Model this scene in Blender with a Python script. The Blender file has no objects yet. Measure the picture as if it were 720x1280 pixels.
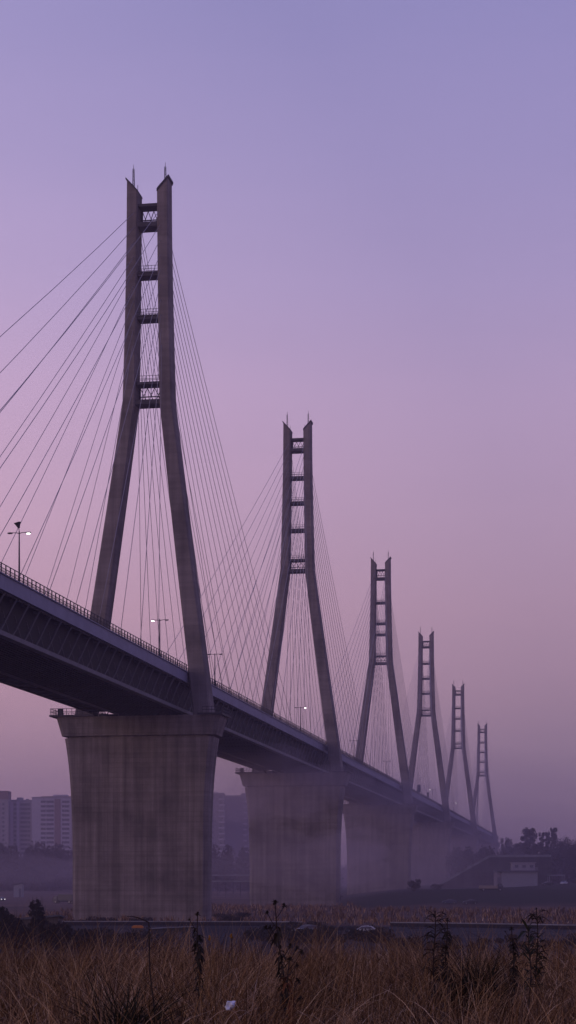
import bpy, bmesh, math, random
import numpy as np
from mathutils import Vector, Matrix, noise as mnoise

random.seed(7)
rng = np.random.default_rng(11)
scene = bpy.context.scene
COL = scene.collection
R = math.radians

# ------------------------------------------------------------------ frame of reference
EYE = 8.3                       # eye height over the plain
F = 2200.0                      # focal length in photo pixels (720 x 1280)
HY = 1100.0                     # horizon row
TH = math.atan(363.0 / F)       # bridge heading, to the right of the view axis
CT, ST = math.cos(TH), math.sin(TH)
LC = 88.5                       # lateral distance of the bridge centreline
PIER_TOP = EYE + 34.5


def place(px, y, depth):
    return Vector(((px - 360) / F * depth, depth, EYE + (HY - y) / F * depth))


def on_bridge(s, lat=LC):
    return (s * ST - lat * CT, s * CT + lat * ST)


def s_of(depth, lat=LC):
    return (depth - lat * ST) / CT


def smooth(a, b, x):
    t = min(1, max(0, (x - a) / (b - a)))
    return t * t * (3 - 2 * t)


def terrain(x, y):
    m = 6.8 * (1 - smooth(26, 75, y + 0.10 * abs(x)))
    m += 0.12 * mnoise.noise(Vector((x * .11, y * .11, 3))) * (1 - smooth(26, 60, y))
    flat = smooth(200, 420, y)
    und = 0.5 * mnoise.noise(Vector((x * .012, y * .012, 0))) * flat
    far = 2.2 * smooth(420, 1000, y)
    ridge = 4.6 * smooth(4, 52, x - 0.02 * (y - 560)) * smooth(470, 600, y)
    ridge += 2.0 * smooth(560, 690, y) * smooth(50, 120, x)
    ridge += 0.5 * mnoise.noise(Vector((x * .03, y * .02, 9))) * smooth(0, 40, x) * smooth(470, 600, y)
    return max(m, 0) + und + max(far * (1 - smooth(0, 60, x)), ridge)


# ------------------------------------------------------------------ materials
def new_mat(name):
    m = bpy.data.materials.new(name)
    m.use_nodes = True
    nt = m.node_tree
    return m, nt, nt.nodes['Principled BSDF']


def N(nt, typ, **kw):
    n = nt.nodes.new(typ)
    for k, v in kw.items():
        if k in ('operation', 'blend_type', 'data_type', 'musgrave_type', 'noise_dimensions', 'wave_type',
                 'bands_direction', 'sky_type', 'sun_disc', 'sun_elevation', 'sun_rotation', 'clamp', 'interpolation_type'):
            setattr(n, k, v)
        else:
            n.inputs[k].default_value = v
    return n


def ramp(nt, stops, fac=None):
    r = nt.nodes.new('ShaderNodeValToRGB')
    els = r.color_ramp.elements
    while len(els) > 1:
        els.remove(els[-1])
    els[0].position = stops[0][0]
    els[0].color = (*stops[0][1], 1)
    for p, c in stops[1:]:
        e = els.new(p)
        e.color = (*c, 1)
    if fac is not None:
        nt.links.new(fac, r.inputs['Fac'])
    return r


def simple(name, col, rough=.7, var=.18, scale=.4, metal=0.0, coords='Object', spec=.3, bump=0.0, bscale=4.0):
    m, nt, b = new_mat(name)
    tc = nt.nodes.new('ShaderNodeTexCoord')
    nz = N(nt, 'ShaderNodeTexNoise', Scale=scale, Detail=6.0, Roughness=.65)
    nt.links.new(tc.outputs[coords], nz.inputs['Vector'])
    lo = tuple(c * (1 - var) for c in col)
    hi = tuple(min(1, c * (1 + var)) for c in col)
    r = ramp(nt, [(.3, lo), (.7, hi)], nz.outputs['Fac'])
    nt.links.new(r.outputs['Color'], b.inputs['Base Color'])
    b.inputs['Roughness'].default_value = rough
    b.inputs['Metallic'].default_value = metal
    b.inputs['Specular IOR Level'].default_value = spec
    if bump:
        n2 = N(nt, 'ShaderNodeTexNoise', Scale=bscale, Detail=5.0)
        nt.links.new(tc.outputs[coords], n2.inputs['Vector'])
        bp = N(nt, 'ShaderNodeBump', Strength=bump, Distance=.1)
        nt.links.new(n2.outputs['Fac'], bp.inputs['Height'])
        nt.links.new(bp.outputs['Normal'], b.inputs['Normal'])
    return m


def concrete(name, base, bw=2.4, bh=1.2, streak=.35, tile=.10):
    """board-formed concrete: formwork panels, pour joints, vertical run-off stains, blotches"""
    m, nt, b = new_mat(name)
    L = nt.links
    tc = nt.nodes.new('ShaderNodeTexCoord')
    sep = nt.nodes.new('ShaderNodeSeparateXYZ')
    L.new(tc.outputs['Object'], sep.inputs[0])
    add = N(nt, 'ShaderNodeMath', operation='ADD')
    L.new(sep.outputs['X'], add.inputs[0]); L.new(sep.outputs['Y'], add.inputs[1])
    cmb = nt.nodes.new('ShaderNodeCombineXYZ')
    L.new(add.outputs[0], cmb.inputs['X']); L.new(sep.outputs['Z'], cmb.inputs['Y'])
    br = nt.nodes.new('ShaderNodeTexBrick')
    br.offset = 0.0
    br.inputs['Scale'].default_value = 1.0
    br.inputs['Brick Width'].default_value = bw
    br.inputs['Row Height'].default_value = bh
    br.inputs['Mortar Size'].default_value = .035
    br.inputs['Mortar Smooth'].default_value = .4
    br.inputs['Color1'].default_value = (1 - tile, 1 - tile, 1 - tile, 1)
    br.inputs['Color2'].default_value = (1 + tile * .6, 1 + tile * .6, 1 + tile * .55, 1)
    br.inputs['Mortar'].default_value = (.72, .70, .70, 1)
    L.new(cmb.outputs[0], br.inputs['Vector'])
    mp = N(nt, 'ShaderNodeMapping', Scale=(.75, .75, .03))
    L.new(tc.outputs['Object'], mp.inputs['Vector'])
    st = N(nt, 'ShaderNodeTexNoise', Scale=1.0, Detail=6.0, Roughness=.6)
    L.new(mp.outputs[0], st.inputs['Vector'])
    str_ = ramp(nt, [(.36, (1 - streak,) * 3), (.66, (1 + streak * .35,) * 3)], st.outputs['Fac'])
    mp3 = N(nt, 'ShaderNodeMapping', Scale=(.04, .04, .9))
    L.new(tc.outputs['Object'], mp3.inputs['Vector'])
    hz = N(nt, 'ShaderNodeTexNoise', Scale=1.0, Detail=4.0, Roughness=.6)
    L.new(mp3.outputs[0], hz.inputs['Vector'])
    hzr = ramp(nt, [(.35, (.82,) * 3), (.65, (1.08,) * 3)], hz.outputs['Fac'])
    bl = N(nt, 'ShaderNodeTexNoise', Scale=.11, Detail=5.0, Roughness=.6)
    L.new(tc.outputs['Object'], bl.inputs['Vector'])
    blr = ramp(nt, [(.30, tuple(c * .60 for c in base)), (.5, base), (.7, tuple(c * 1.25 for c in base))], bl.outputs['Fac'])
    m1 = N(nt, 'ShaderNodeMix', data_type='RGBA', blend_type='MULTIPLY'); m1.inputs['Factor'].default_value = .85
    L.new(blr.outputs['Color'], m1.inputs[6]); L.new(br.outputs['Color'], m1.inputs[7])
    m2 = N(nt, 'ShaderNodeMix', data_type='RGBA', blend_type='MULTIPLY'); m2.inputs['Factor'].default_value = .9
    L.new(m1.outputs[2], m2.inputs[6]); L.new(str_.outputs['Color'], m2.inputs[7])
    m3 = N(nt, 'ShaderNodeMix', data_type='RGBA', blend_type='MULTIPLY'); m3.inputs['Factor'].default_value = .9
    L.new(m2.outputs[2], m3.inputs[6]); L.new(hzr.outputs['Color'], m3.inputs[7])
    L.new(m3.outputs[2], b.inputs['Base Color'])
    b.inputs['Roughness'].default_value = .85
    b.inputs['Specular IOR Level'].default_value = .2
    fine = N(nt, 'ShaderNodeTexNoise', Scale=2.5, Detail=6.0)
    L.new(tc.outputs['Object'], fine.inputs['Vector'])
    ad = N(nt, 'ShaderNodeMath', operation='MULTIPLY_ADD')
    L.new(br.outputs['Fac'], ad.inputs[0]); ad.inputs[1].default_value = -.7; L.new(fine.outputs['Fac'], ad.inputs[2])
    bp = N(nt, 'ShaderNodeBump', Strength=.5, Distance=.06)
    L.new(ad.outputs[0], bp.inputs['Height'])
    L.new(bp.outputs['Normal'], b.inputs['Normal'])
    return m


def emitter(name, col, strength):
    m, nt, b = new_mat(name)
    b.inputs['Base Color'].default_value = (*col, 1)
    b.inputs['Emission Color'].default_value = (*col, 1)
    b.inputs['Emission Strength'].default_value = strength
    return m


M = {}
M['pier'] = concrete('pier_concrete', (.265, .225, .215), 1.22, 1.02, .40, .055)
M['tower'] = concrete('tower_concrete', (.255, .215, .205), 9.0, 4.5, .28)
M['tower_dark'] = simple('weathered_beam_steel', (.055, .050, .058), .6, .3, .7)
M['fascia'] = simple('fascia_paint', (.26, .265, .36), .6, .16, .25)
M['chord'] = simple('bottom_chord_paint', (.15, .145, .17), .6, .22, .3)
M['girder'] = simple('girder_baked_shade', (.009, .009, .012), .7, .3, .3)  # shade under the deck overhang is baked into this near-black web colour
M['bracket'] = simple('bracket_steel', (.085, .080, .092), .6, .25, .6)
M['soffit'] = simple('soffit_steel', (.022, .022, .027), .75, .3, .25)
M['rail'] = simple('rail_steel', (.045, .042, .052), .6, .2, 1.0)
M['asphalt'] = simple('asphalt', (.028, .029, .038), .9, .25, .12, spec=.08, bump=.2, bscale=2)
M['cable'] = simple('cable_sheath', (.34, .31, .34), .5, .1, .1)
M['lamp_metal'] = simple('lamp_post_metal', (.05, .045, .055), .5, .1, 1.0)
M['lit'] = emitter('lit_lamp_glass', (1.0, .96, .93), 7)
M['lamp_glass'] = simple('unlit_lamp_glass', (.25, .24, .27), .3, .1, 1.0)
M['barrier'] = concrete('barrier_concrete', (.34, .33, .36), 4.0, 2.0, .25)
M['block_pale'] = simple('apartment_render_pale', (.50, .46, .54), .8, .10, .05)
M['block_grey'] = simple('apartment_render_grey', (.36, .33, .37), .8, .12, .05)
M['block_rose'] = simple('apartment_render_rose', (.27, .19, .20), .8, .12, .05)
M['block_dark'] = simple('apartment_render_dark', (.27, .24, .30), .8, .12, .05)
M['window'] = simple('dark_window_glass', (.13, .13, .17), .25, .2, .3, spec=.5)
M['white'] = simple('white_wall_paint', (.30, .30, .35), .7, .1, .2)
M['roofing'] = simple('roofing_sheet', (.10, .10, .12), .6, .2, .3)
M['bark'] = simple('bark', (.075, .060, .055), .9, .3, 2.0)
M['crown'] = simple('bare_twigs', (.058, .046, .046), .9, .35, .6)
M['crown_dark'] = simple('dark_foliage', (.034, .032, .034), .9, .35, .8)
M['wood'] = simple('wood_twigs', (.060, .048, .052), .9, .35, .05)
M['bush'] = simple('bush_leaves', (.026, .024, .022), .9, .4, 3.0)
M['car_white'] = simple('car_paint_white', (.55, .55, .60), .35, .05, .5, spec=.5)
M['car_grey'] = simple('car_paint_grey', (.16, .165, .19), .35, .1, .5, spec=.5)
M['car_dark'] = simple('car_paint_dark', (.035, .038, .055), .35, .1, .5, spec=.5)
M['car_blue'] = simple('car_paint_blue', (.06, .07, .12), .35, .1, .5, spec=.5)
M['car_beige'] = simple('truck_box_beige', (.36, .29, .24), .6, .1, .5)
M['tyre'] = simple('tyre_rubber', (.02, .02, .02), .9, .2, 3)
M['rim'] = simple('wheel_rim_metal', (.35, .35, .36), .4, .1, 3, metal=.6)
M['head_lit'] = emitter('lit_headlight', (1.0, .95, .9), 2.5)
M['head'] = simple('headlight_glass', (.4, .4, .42), .2, .05, 3)
M['stem'] = simple('dead_weed_stem', (.040, .026, .020), .9, .3, 12)
M['weed_leaf'] = simple('dead_weed_leaf', (.035, .026, .018), .9, .4, 15)
M['weed_green'] = simple('dark_green_weed_leaf', (.032, .036, .024), .9, .4, 15)
M['rust_leaf'] = simple('rusty_weed_leaf', (.13, .045, .018), .9, .3, 15)
M['yellow'] = simple('yellow_petals', (.42, .20, .03), .8, .2, 15)
M['paper'] = simple('crumpled_white_paper', (.72, .74, .85), .7, .06, 12)
M['tarp'] = simple('pale_blue_tarpaulin', (.25, .27, .34), .55, .15, .7)
M['orange'] = simple('orange_cover', (.50, .17, .03), .7, .1, 1)
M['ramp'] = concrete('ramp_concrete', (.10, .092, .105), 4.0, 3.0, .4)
M['plank'] = simple('weathered_planks', (.10, .085, .08), .85, .3, 1.5)


def ground_mat():
    m, nt, b = new_mat('dry_field')
    L = nt.links
    tc = nt.nodes.new('ShaderNodeTexCoord')
    big = N(nt, 'ShaderNodeTexNoise', Scale=.018, Detail=6.0, Roughness=.6)
    L.new(tc.outputs['Object'], big.inputs['Vector'])
    r1 = ramp(nt, [(.36, (.075, .056, .050)), (.5, (.15, .098, .078)), (.66, (.20, .13, .10))], big.outputs['Fac'])
    mp = N(nt, 'ShaderNodeMapping', Scale=(.05, .22, .2))
    L.new(tc.outputs['Object'], mp.inputs['Vector'])
    mid = N(nt, 'ShaderNodeTexNoise', Scale=1.0, Detail=8.0, Roughness=.7)
    L.new(mp.outputs[0], mid.inputs['Vector'])
    r2 = ramp(nt, [(.35, (.55, .55, .57)), (.65, (1.2, 1.15, 1.1))], mid.outputs['Fac'])
    mx = N(nt, 'ShaderNodeMix', data_type='RGBA', blend_type='MULTIPLY'); mx.inputs['Factor'].default_value = 1
    L.new(r1.outputs['Color'], mx.inputs[6]); L.new(r2.outputs['Color'], mx.inputs[7])
    # darker green-brown turf on the mound at right, with a ragged edge
    sp = nt.nodes.new('ShaderNodeSeparateXYZ'); L.new(tc.outputs['Object'], sp.inputs[0])
    e1 = N(nt, 'ShaderNodeMath', operation='MULTIPLY_ADD'); L.new(big.outputs['Fac'], e1.inputs[0]); e1.inputs[1].default_value = 130; L.new(sp.outputs['Y'], e1.inputs[2])
    k1 = nt.nodes.new('ShaderNodeMapRange'); k1.inputs['From Min'].default_value = 570; k1.inputs['From Max'].default_value = 590; L.new(e1.outputs[0], k1.inputs['Value'])
    e2 = N(nt, 'ShaderNodeMath', operation='MULTIPLY_ADD'); L.new(big.outputs['Fac'], e2.inputs[0]); e2.inputs[1].default_value = 40; L.new(sp.outputs['X'], e2.inputs[2])
    k2 = nt.nodes.new('ShaderNodeMapRange'); k2.inputs['From Min'].default_value = 25; k2.inputs['From Max'].default_value = 45; L.new(e2.outputs[0], k2.inputs['Value'])
    kk = N(nt, 'ShaderNodeMath', operation='MULTIPLY'); L.new(k1.outputs[0], kk.inputs[0]); L.new(k2.outputs[0], kk.inputs[1])
    mg = N(nt, 'ShaderNodeMix', data_type='RGBA', blend_type='MIX'); L.new(kk.outputs[0], mg.inputs['Factor'])
    L.new(mx.outputs[2], mg.inputs[6]); mg.inputs[7].default_value = (.032, .034, .028, 1)
    L.new(mg.outputs[2], b.inputs['Base Color'])
    b.inputs['Roughness'].default_value = .95
    b.inputs['Specular IOR Level'].default_value = .1
    fine = N(nt, 'ShaderNodeTexNoise', Scale=.9, Detail=8.0, Roughness=.75)
    L.new(tc.outputs['Object'], fine.inputs['Vector'])
    bp = N(nt, 'ShaderNodeBump', Strength=.8, Distance=.5)
    L.new(fine.outputs['Fac'], bp.inputs['Height'])
    L.new(bp.outputs['Normal'], b.inputs['Normal'])
    return m


def grass_mat(name, stops):
    m, nt, b = new_mat(name)
    L = nt.links
    g = nt.nodes.new('ShaderNodeNewGeometry')
    r = ramp(nt, stops, g.outputs['Random Per Island'])
    tc = nt.nodes.new('ShaderNodeTexCoord')
    nz = N(nt, 'ShaderNodeTexNoise', Scale=.7, Detail=3.0)
    L.new(tc.outputs['Object'], nz.inputs['Vector'])
    r2 = ramp(nt, [(.35, (.60, .55, .52)), (.65, (1.15, 1.1, 1.05))], nz.outputs['Fac'])
    mx = N(nt, 'ShaderNodeMix', data_type='RGBA', blend_type='MULTIPLY'); mx.inputs['Factor'].default_value = 1
    L.new(r.outputs['Color'], mx.inputs[6]); L.new(r2.outputs['Color'], mx.inputs[7])
    L.new(mx.outputs[2], b.inputs['Base Color'])
    b.inputs['Roughness'].default_value = .8
    b.inputs['Specular IOR Level'].default_value = .15
    return m


M['ground'] = ground_mat()
M['grass'] = grass_mat('dry_grass_blades', [(0, (.032, .018, .011)), (.36, (.145, .080, .040)), (.70, (.36, .21, .10)), (.90, (.56, .37, .20)), (1, (.78, .60, .40))])
M['grass_dark'] = grass_mat('dark_tuft_blades', [(0, (.012, .014, .008)), (.7, (.030, .030, .018)), (1, (.06, .05, .03))])
M['straw'] = grass_mat('straw_stems', [(0, (.40, .27, .19)), (1, (.66, .50, .38))])


# ------------------------------------------------------------------ mesh helpers
class MB:
    def __init__(self):
        self.v = []
        self.f = []

    def add(self, vs, fs):
        o = len(self.v)
        self.v.extend([tuple(p) for p in vs])
        self.f.extend([tuple(i + o for i in f) for f in fs])

    def box(self, x0, x1, y0, y1, z0, z1):
        self.add([(x0, y0, z0), (x1, y0, z0), (x1, y1, z0), (x0, y1, z0), (x0, y0, z1), (x1, y0, z1), (x1, y1, z1), (x0, y1, z1)],
                 [(0, 3, 2, 1), (4, 5, 6, 7), (0, 1, 5, 4), (1, 2, 6, 5), (2, 3, 7, 6), (3, 0, 4, 7)])

    def bar(self, a, b, w, h=None):
        a, b = Vector(a), Vector(b)
        h = h or w
        d = (b - a).normalized()
        up = Vector((0, 0, 1)) if abs(d.z) < .95 else Vector((0, 1, 0))
        s = d.cross(up).normalized() * (w / 2)
        t = s.cross(d).normalized() * (h / 2)
        self.add([a - s - t, a + s - t, a + s + t, a - s + t, b - s - t, b + s - t, b + s + t, b - s + t],
                 [(0, 3, 2, 1), (4, 5, 6, 7), (0, 1, 5, 4), (1, 2, 6, 5), (2, 3, 7, 6), (3, 0, 4, 7)])

    def tube(self, pts, radii, n=6, cap=True):
        pts = [Vector(p) for p in pts]
        if not hasattr(radii, '__len__'):
            radii = [radii] * len(pts)
        vs, fs = [], []
        for i, p in enumerate(pts):
            d = (pts[min(i + 1, len(pts) - 1)] - pts[max(i - 1, 0)]).normalized()
            up = Vector((0, 0, 1)) if abs(d.z) < .9 else Vector((0, 1, 0))
            s = d.cross(up).normalized()
            t = s.cross(d)
            for k in range(n):
                a = 2 * math.pi * k / n
                vs.append(p + (s * math.cos(a) + t * math.sin(a)) * radii[i])
        for i in range(len(pts) - 1):
            for k in range(n):
                fs.append((i * n + k, i * n + (k + 1) % n, (i + 1) * n + (k + 1) % n, (i + 1) * n + k))
        if cap:
            fs.append(tuple(range(n))[::-1])
            fs.append(tuple((len(pts) - 1) * n + k for k in range(n)))
        self.add(vs, fs)

    def loft(self, rings):
        n = len(rings[0])
        vs = [p for r in rings for p in r]
        fs = []
        for i in range(len(rings) - 1):
            for k in range(n):
                fs.append((i * n + k, i * n + (k + 1) % n, (i + 1) * n + (k + 1) % n, (i + 1) * n + k))
        fs.append(tuple(range(n))[::-1])
        fs.append(tuple((len(rings) - 1) * n + k for k in range(n)))
        self.add(vs, fs)

    def prism(self, prof, x0, x1):
        """profile in (y,z) extruded along x"""
        n = len(prof)
        vs = [(x0, y, z) for y, z in prof] + [(x1, y, z) for y, z in prof]
        fs = [tuple(range(n)), tuple(range(n, 2 * n))[::-1]]
        for k in range(n):
            fs.append((k, k + n, (k + 1) % n + n, (k + 1) % n))
        self.add(vs, fs)

    def mesh(self, name, mat, smooth_=False):
        me = bpy.data.meshes.new(name)
        me.from_pydata(self.v, [], self.f)
        bm = bmesh.new(); bm.from_mesh(me)
        bmesh.ops.recalc_face_normals(bm, faces=bm.faces)
        bm.to_mesh(me); bm.free()
        me.materials.append(mat)
        if smooth_:
            me.polygons.foreach_set('use_smooth', [True] * len(me.polygons))
        me.update()
        return me

    def build(self, name, mat, parent=None, smooth_=False, bevel=0):
        o = bpy.data.objects.new(name, self.mesh(name, mat, smooth_))
        COL.objects.link(o)
        if parent:
            o.parent = parent
        if bevel:
            b = o.modifiers.new('bevel', 'BEVEL')
            b.width = bevel; b.segments = 2; b.limit_method = 'ANGLE'
        return o


def np_mesh(name, verts, quads, mat, parent=None):
    me = bpy.data.meshes.new(name)
    verts = np.asarray(verts, np.float32).reshape(-1, 3)
    quads = np.asarray(quads, np.int32)
    k = quads.shape[1]
    me.vertices.add(len(verts)); me.vertices.foreach_set('co', verts.ravel())
    me.loops.add(quads.size); me.loops.foreach_set('vertex_index', quads.ravel())
    me.polygons.add(len(quads))
    me.polygons.foreach_set('loop_start', np.arange(0, quads.size, k, dtype=np.int32))
    me.polygons.foreach_set('loop_total', np.full(len(quads), k, np.int32))
    me.update(calc_edges=True)
    me.materials.append(mat)
    o = bpy.data.objects.new(name, me)
    COL.objects.link(o)
    if parent:
        o.parent = parent
    return o


def tag(o, label=None, cat=None, group=None, kind=None):
    if label: o['label'] = label
    if cat: o['category'] = cat
    if group: o['group'] = group
    if kind: o['kind'] = kind
    return o


def thing(name, label, cat, loc=(0, 0, 0), rz=0.0, group=None):
    o = bpy.data.objects.new(name, None)
    o.empty_display_size = .5
    COL.objects.link(o)
    o.location = loc
    o.rotation_euler = (0, 0, rz)
    return tag(o, label, cat, group)


def share(name, src, parent, loc=(0, 0, 0), rz=0):
    """another part that shares src's mesh"""
    o = src.copy()
    o.name = name
    COL.objects.link(o)
    o.parent = parent
    o.location = loc
    o.rotation_euler = (0, 0, rz)
    return o


def copy_thing(root, loc, rz, label):
    r = root.copy(); COL.objects.link(r)
    r.location = loc; r.rotation_euler = (0, 0, rz)
    r['label'] = label
    def rec(a, b):
        for ch in list(a.children):
            c = ch.copy(); COL.objects.link(c); c.parent = b
            rec(ch, c)
    rec(root, r)
    return r


# ------------------------------------------------------------------ ground
ys = np.concatenate([np.linspace(-80, 90, 86), np.linspace(94, 760, 168), np.geomspace(768, 3000, 50)])
xs_ = np.concatenate([-np.geomspace(1500, 42, 45), np.linspace(-40, 170, 120), np.geomspace(172, 1500, 40)])
gv = np.array([(x, y, terrain(x, y)) for y in ys for x in xs_], np.float32)
nx, ny = len(xs_), len(ys)
ii = np.arange(nx * ny).reshape(ny, nx)
gq = np.stack([ii[:-1, :-1], ii[:-1, 1:], ii[1:, 1:], ii[1:, :-1]], -1).reshape(-1, 4)
ground = np_mesh('ground', gv, gq, M['ground'])
ground.data.polygons.foreach_set('use_smooth', [True] * len(ground.data.polygons))
tag(ground, kind='structure')

# asphalt road across the plain in front of the first pier, a sheet following the ground
def road_edges(t):
    x = -260 + 520 * t
    far = 318 - 10 * smooth(-20, 60, x) - 36 * smooth(10, 90, x)
    near = 196.0 + .02 * x
    return x, near, far
rv, rq = [], []
for i in range(105):
    x, n_, f_ = road_edges(i / 104)
    for k in range(9):
        y = n_ + (f_ - n_) * k / 8
        rv.append((x, y, terrain(x, y) + .02))
for i in range(104):
    for k in range(8):
        a = i * 9 + k
        rq.append((a, a + 9, a + 10, a + 1))
road = np_mesh('road', rv, rq, M['asphalt'])
tag(road, kind='structure')
pk = MB()
for off, dash in ((.30, True), (.52, False), (.74, True)):
    for i in range(0, 130):
        if dash and i % 3 == 2:
            continue
        for j in (0,):
            x0, n0, f0 = road_edges(i / 130); x1, n1, f1 = road_edges((i + (.8 if dash else 1)) / 130)
            ya, yb = n0 + (f0 - n0) * off, n1 + (f1 - n1) * off
            za, zb = terrain(x0, ya) + .03, terrain(x1, yb) + .03
            pk.add([(x0, ya, za), (x1, yb, zb), (x1, yb + .25, zb), (x0, ya + .25, za)], [(0, 1, 2, 3)])
tag(pk.build('road_marking', M['barrier']), kind='structure')

# low concrete barrier on the far kerb, in two lengths with a gap at the bushes
def barrier(label, t0, t1):
    x, _, y = road_edges(t0)
    root = thing('concrete_barrier', label, 'barrier', (x, y, terrain(x, y)), group='low barriers along the far side of the road')
    b = MB(); c = MB()
    n = 40
    for i in range(n):
        xa, _, ya = road_edges(t0 + (t1 - t0) * i / n)
        xb, _, yb = road_edges(t0 + (t1 - t0) * (i + .985) / n)
        za, zb = terrain(xa, ya) - .1, terrain(xb, yb) - .1
        o = Vector(root.location)
        b.bar(Vector((xa, ya, za + .35)) - o, Vector((xb, yb, zb + .35)) - o, .30, .85)
        c.bar(Vector((xa, ya, za + .86)) - o, Vector((xb, yb, zb + .86)) - o, .42, .17)
    b.build('wall', M['asphalt'], root)
    c.build('coping', M['barrier'], root)
barrier('long low barrier with pale coping along the road, right of the dark bushes', .535, .90)
barrier('low barrier with pale coping along the road below the nearest bridge pier', .34, .505)

# ------------------------------------------------------------------ the bridge
DEPTHS = [367, 561, 797, 1034, 1310, 1639]
SVALS = [s_of(d) for d in DEPTHS]
ORD = ['nearest', 'second nearest', 'third', 'fourth', 'fifth', 'farthest']
TOWER_H = 111.0


def oct_ring(u0, u1, v0, v1, z, c=.28, zfun=None):
    pts = [(u0 + c, v0), (u1 - c, v0), (u1, v0 + c), (u1, v1 - c), (u1 - c, v1), (u0 + c, v1), (u0, v1 - c), (u0, v0 + c)]
    return [(u, v, zfun(u) if zfun else z) for u, v in pts]


FOOT, KINK, TOPW = (10.7, 14.6), (2.6, 5.3), (2.05, 4.35)
KH = 64.5


def leg_edges(h):
    if h <= KH:
        t = h / KH
        e = .5 * (t - t * t) * -.7
        return tuple(a + (b - a) * t + e for a, b in zip(FOOT, KINK))
    t = (h - KH) / (TOWER_H - KH)
    t = 1 - (1 - t) ** 1.6
    return tuple(a + (b - a) * t for a, b in zip(KINK, TOPW))


def leg_mesh(sgn, near=False):
    mb = MB()
    rings = []
    hs = [-.6, 6, 14, 22, 32, 42, 52, 60, KH, 67, 70, 76, 84, 92, 100]
    for h in hs:
        a, b = leg_edges(max(h, 0))
        if near and h < KH:
            a -= sgn * .9 * (1 - max(h, 0) / KH); b -= sgn * 1.0 * (1 - max(h, 0) / KH)
        dv = 2.35 - .3 * h / TOWER_H
        u0, u1 = (a, b) if sgn > 0 else (-b, -a)
        rings.append(oct_ring(u0, u1, -dv, dv, h))
    a, b = leg_edges(TOWER_H - 2)
    u0, u1 = (a, b) if sgn > 0 else (-b, -a)
    rings.append(oct_ring(u0, u1, -2.05, 2.05, 0, .2, lambda u: TOWER_H - 2.6 + 2.5 * (abs(u) - a) / (b - a)))
    mb.loft(rings)
    return mb


def cap_mesh(sgn):
    a, b = leg_edges(TOWER_H - 2)
    f = lambda u: TOWER_H - 2.6 + 2.5 * (abs(u) - a) / (b - a)
    mb = MB()
    u0, u1 = (a - .05, b + .25) if sgn > 0 else (-b - .25, -a + .05)
    mb.loft([oct_ring(u0, u1, -2.3, 2.3, 0, .2, lambda u: f(u) - .02), oct_ring(u0, u1, -2.3, 2.3, 0, .2, lambda u: f(u) + .38)])
    return mb


def antenna_mesh(sgn):
    """small lattice mast with a whip"""
    mb = MB()
    z0, z1 = TOWER_H - 1.2, TOWER_H + 3.0
    u = 3.4 * sgn
    for du, dv in ((-.18, -.18), (.18, -.18), (.18, .18), (-.18, .18)):
        mb.bar((u + du, dv, z0), (u + du * .6, dv * .6, z1), .09)
    k = 0
    z = z0
    while z < z1 - .4:
        q = .18 * (1 if k % 2 else -1)
        mb.bar((u - q, -.17, z), (u + q, -.17, z + .45), .06)
        mb.bar((u - .17, q, z), (u - .17, -q, z + .45), .06)
        z += .45; k += 1
    mb.bar((u, 0, z1), (u, 0, z1 + .9), .07)
    return mb


def whip_mesh(sgn):
    mb = MB()
    u = 2.35 * sgn
    mb.bar((u, -.6, TOWER_H - 2.6), (u, -.6, TOWER_H - .7), .09)
    return mb


def rail_into(mb, pts, h, post=1.6, t=.08):
    """handrail along a local polyline"""
    for a, b in zip(pts[:-1], pts[1:]):
        a, b = Vector(a), Vector(b)
        L_ = (b - a).length
        n = max(1, round(L_ / post))
        for i in range(n + 1):
            p = a.lerp(b, i / n)
            mb.bar(p, p + Vector((0, 0, h)), t)
        for q in (.5, 1.0):
            mb.bar(a + Vector((0, 0, h * q)), b + Vector((0, 0, h * q)), t)


def crossbeam(root, top, bot, big, rail=True):
    """horizontal tie between the legs; heights are metres above the pier"""
    hm = (top + bot) / 2
    a = leg_edges(hm)[0] + .25
    mb = MB()
    v = 1.55
    if big:
        mb.box(-a, a, -v, v, top - .55, top)
        mb.box(-a, a, -v - .25, v + .25, bot, bot + .95)
        # end panels and lattice between the two slabs
        for sv in (v - .1,):
            for su in (-1, 1):
                mb.box(su * a - .6 if su > 0 else -a, su * a if su > 0 else -a + .6, sv - .1, sv + .1, bot + .94, top - .54)
            n = 3
            for i in range(n):
                u0 = -a + .5 + (2 * a - 1) * i / n
                u1 = -a + .5 + (2 * a - 1) * (i + 1) / n
                mb.bar((u0, sv, bot + .9), (u1, sv, top - .5), .13)
                mb.bar((u1, sv, bot + .9), (u0, sv, top - .5), .13)
            mb.bar((-a, sv, (top + bot) / 2), (a, sv, (top + bot) / 2), .2)
    else:
        mb.box(-a, a, -v, v, bot, bot + .62)
        mb.box(-a, a, -v - .2, v + .2, bot + .62, bot + .85)
    o = mb.build('cross_beam', M['tower_dark'], root)
    if not rail:
        return
    rl = MB()
    zt = top if big else bot + .85
    for sv in (-v + .05, v - .05):
        rail_into(rl, [(-a + .2, sv, zt), (a - .2, sv, zt)], 1.25, .7, .07)
    rl.build('railing', M['rail'], o)


def cable_obj(a, b, r, parent, sag=0.0):
    mb = MB()
    a, b = Vector(a), Vector(b)
    n = 6
    pts = []
    for i in range(n + 1):
        p = a.lerp(b, i / n)
        p.z -= 4 * sag * (i / n) * (1 - i / n)
        pts.append(p)
    mb.tube(pts, r, 6)
    mb.build('stay_cable', M['cable'], parent, True)


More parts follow.
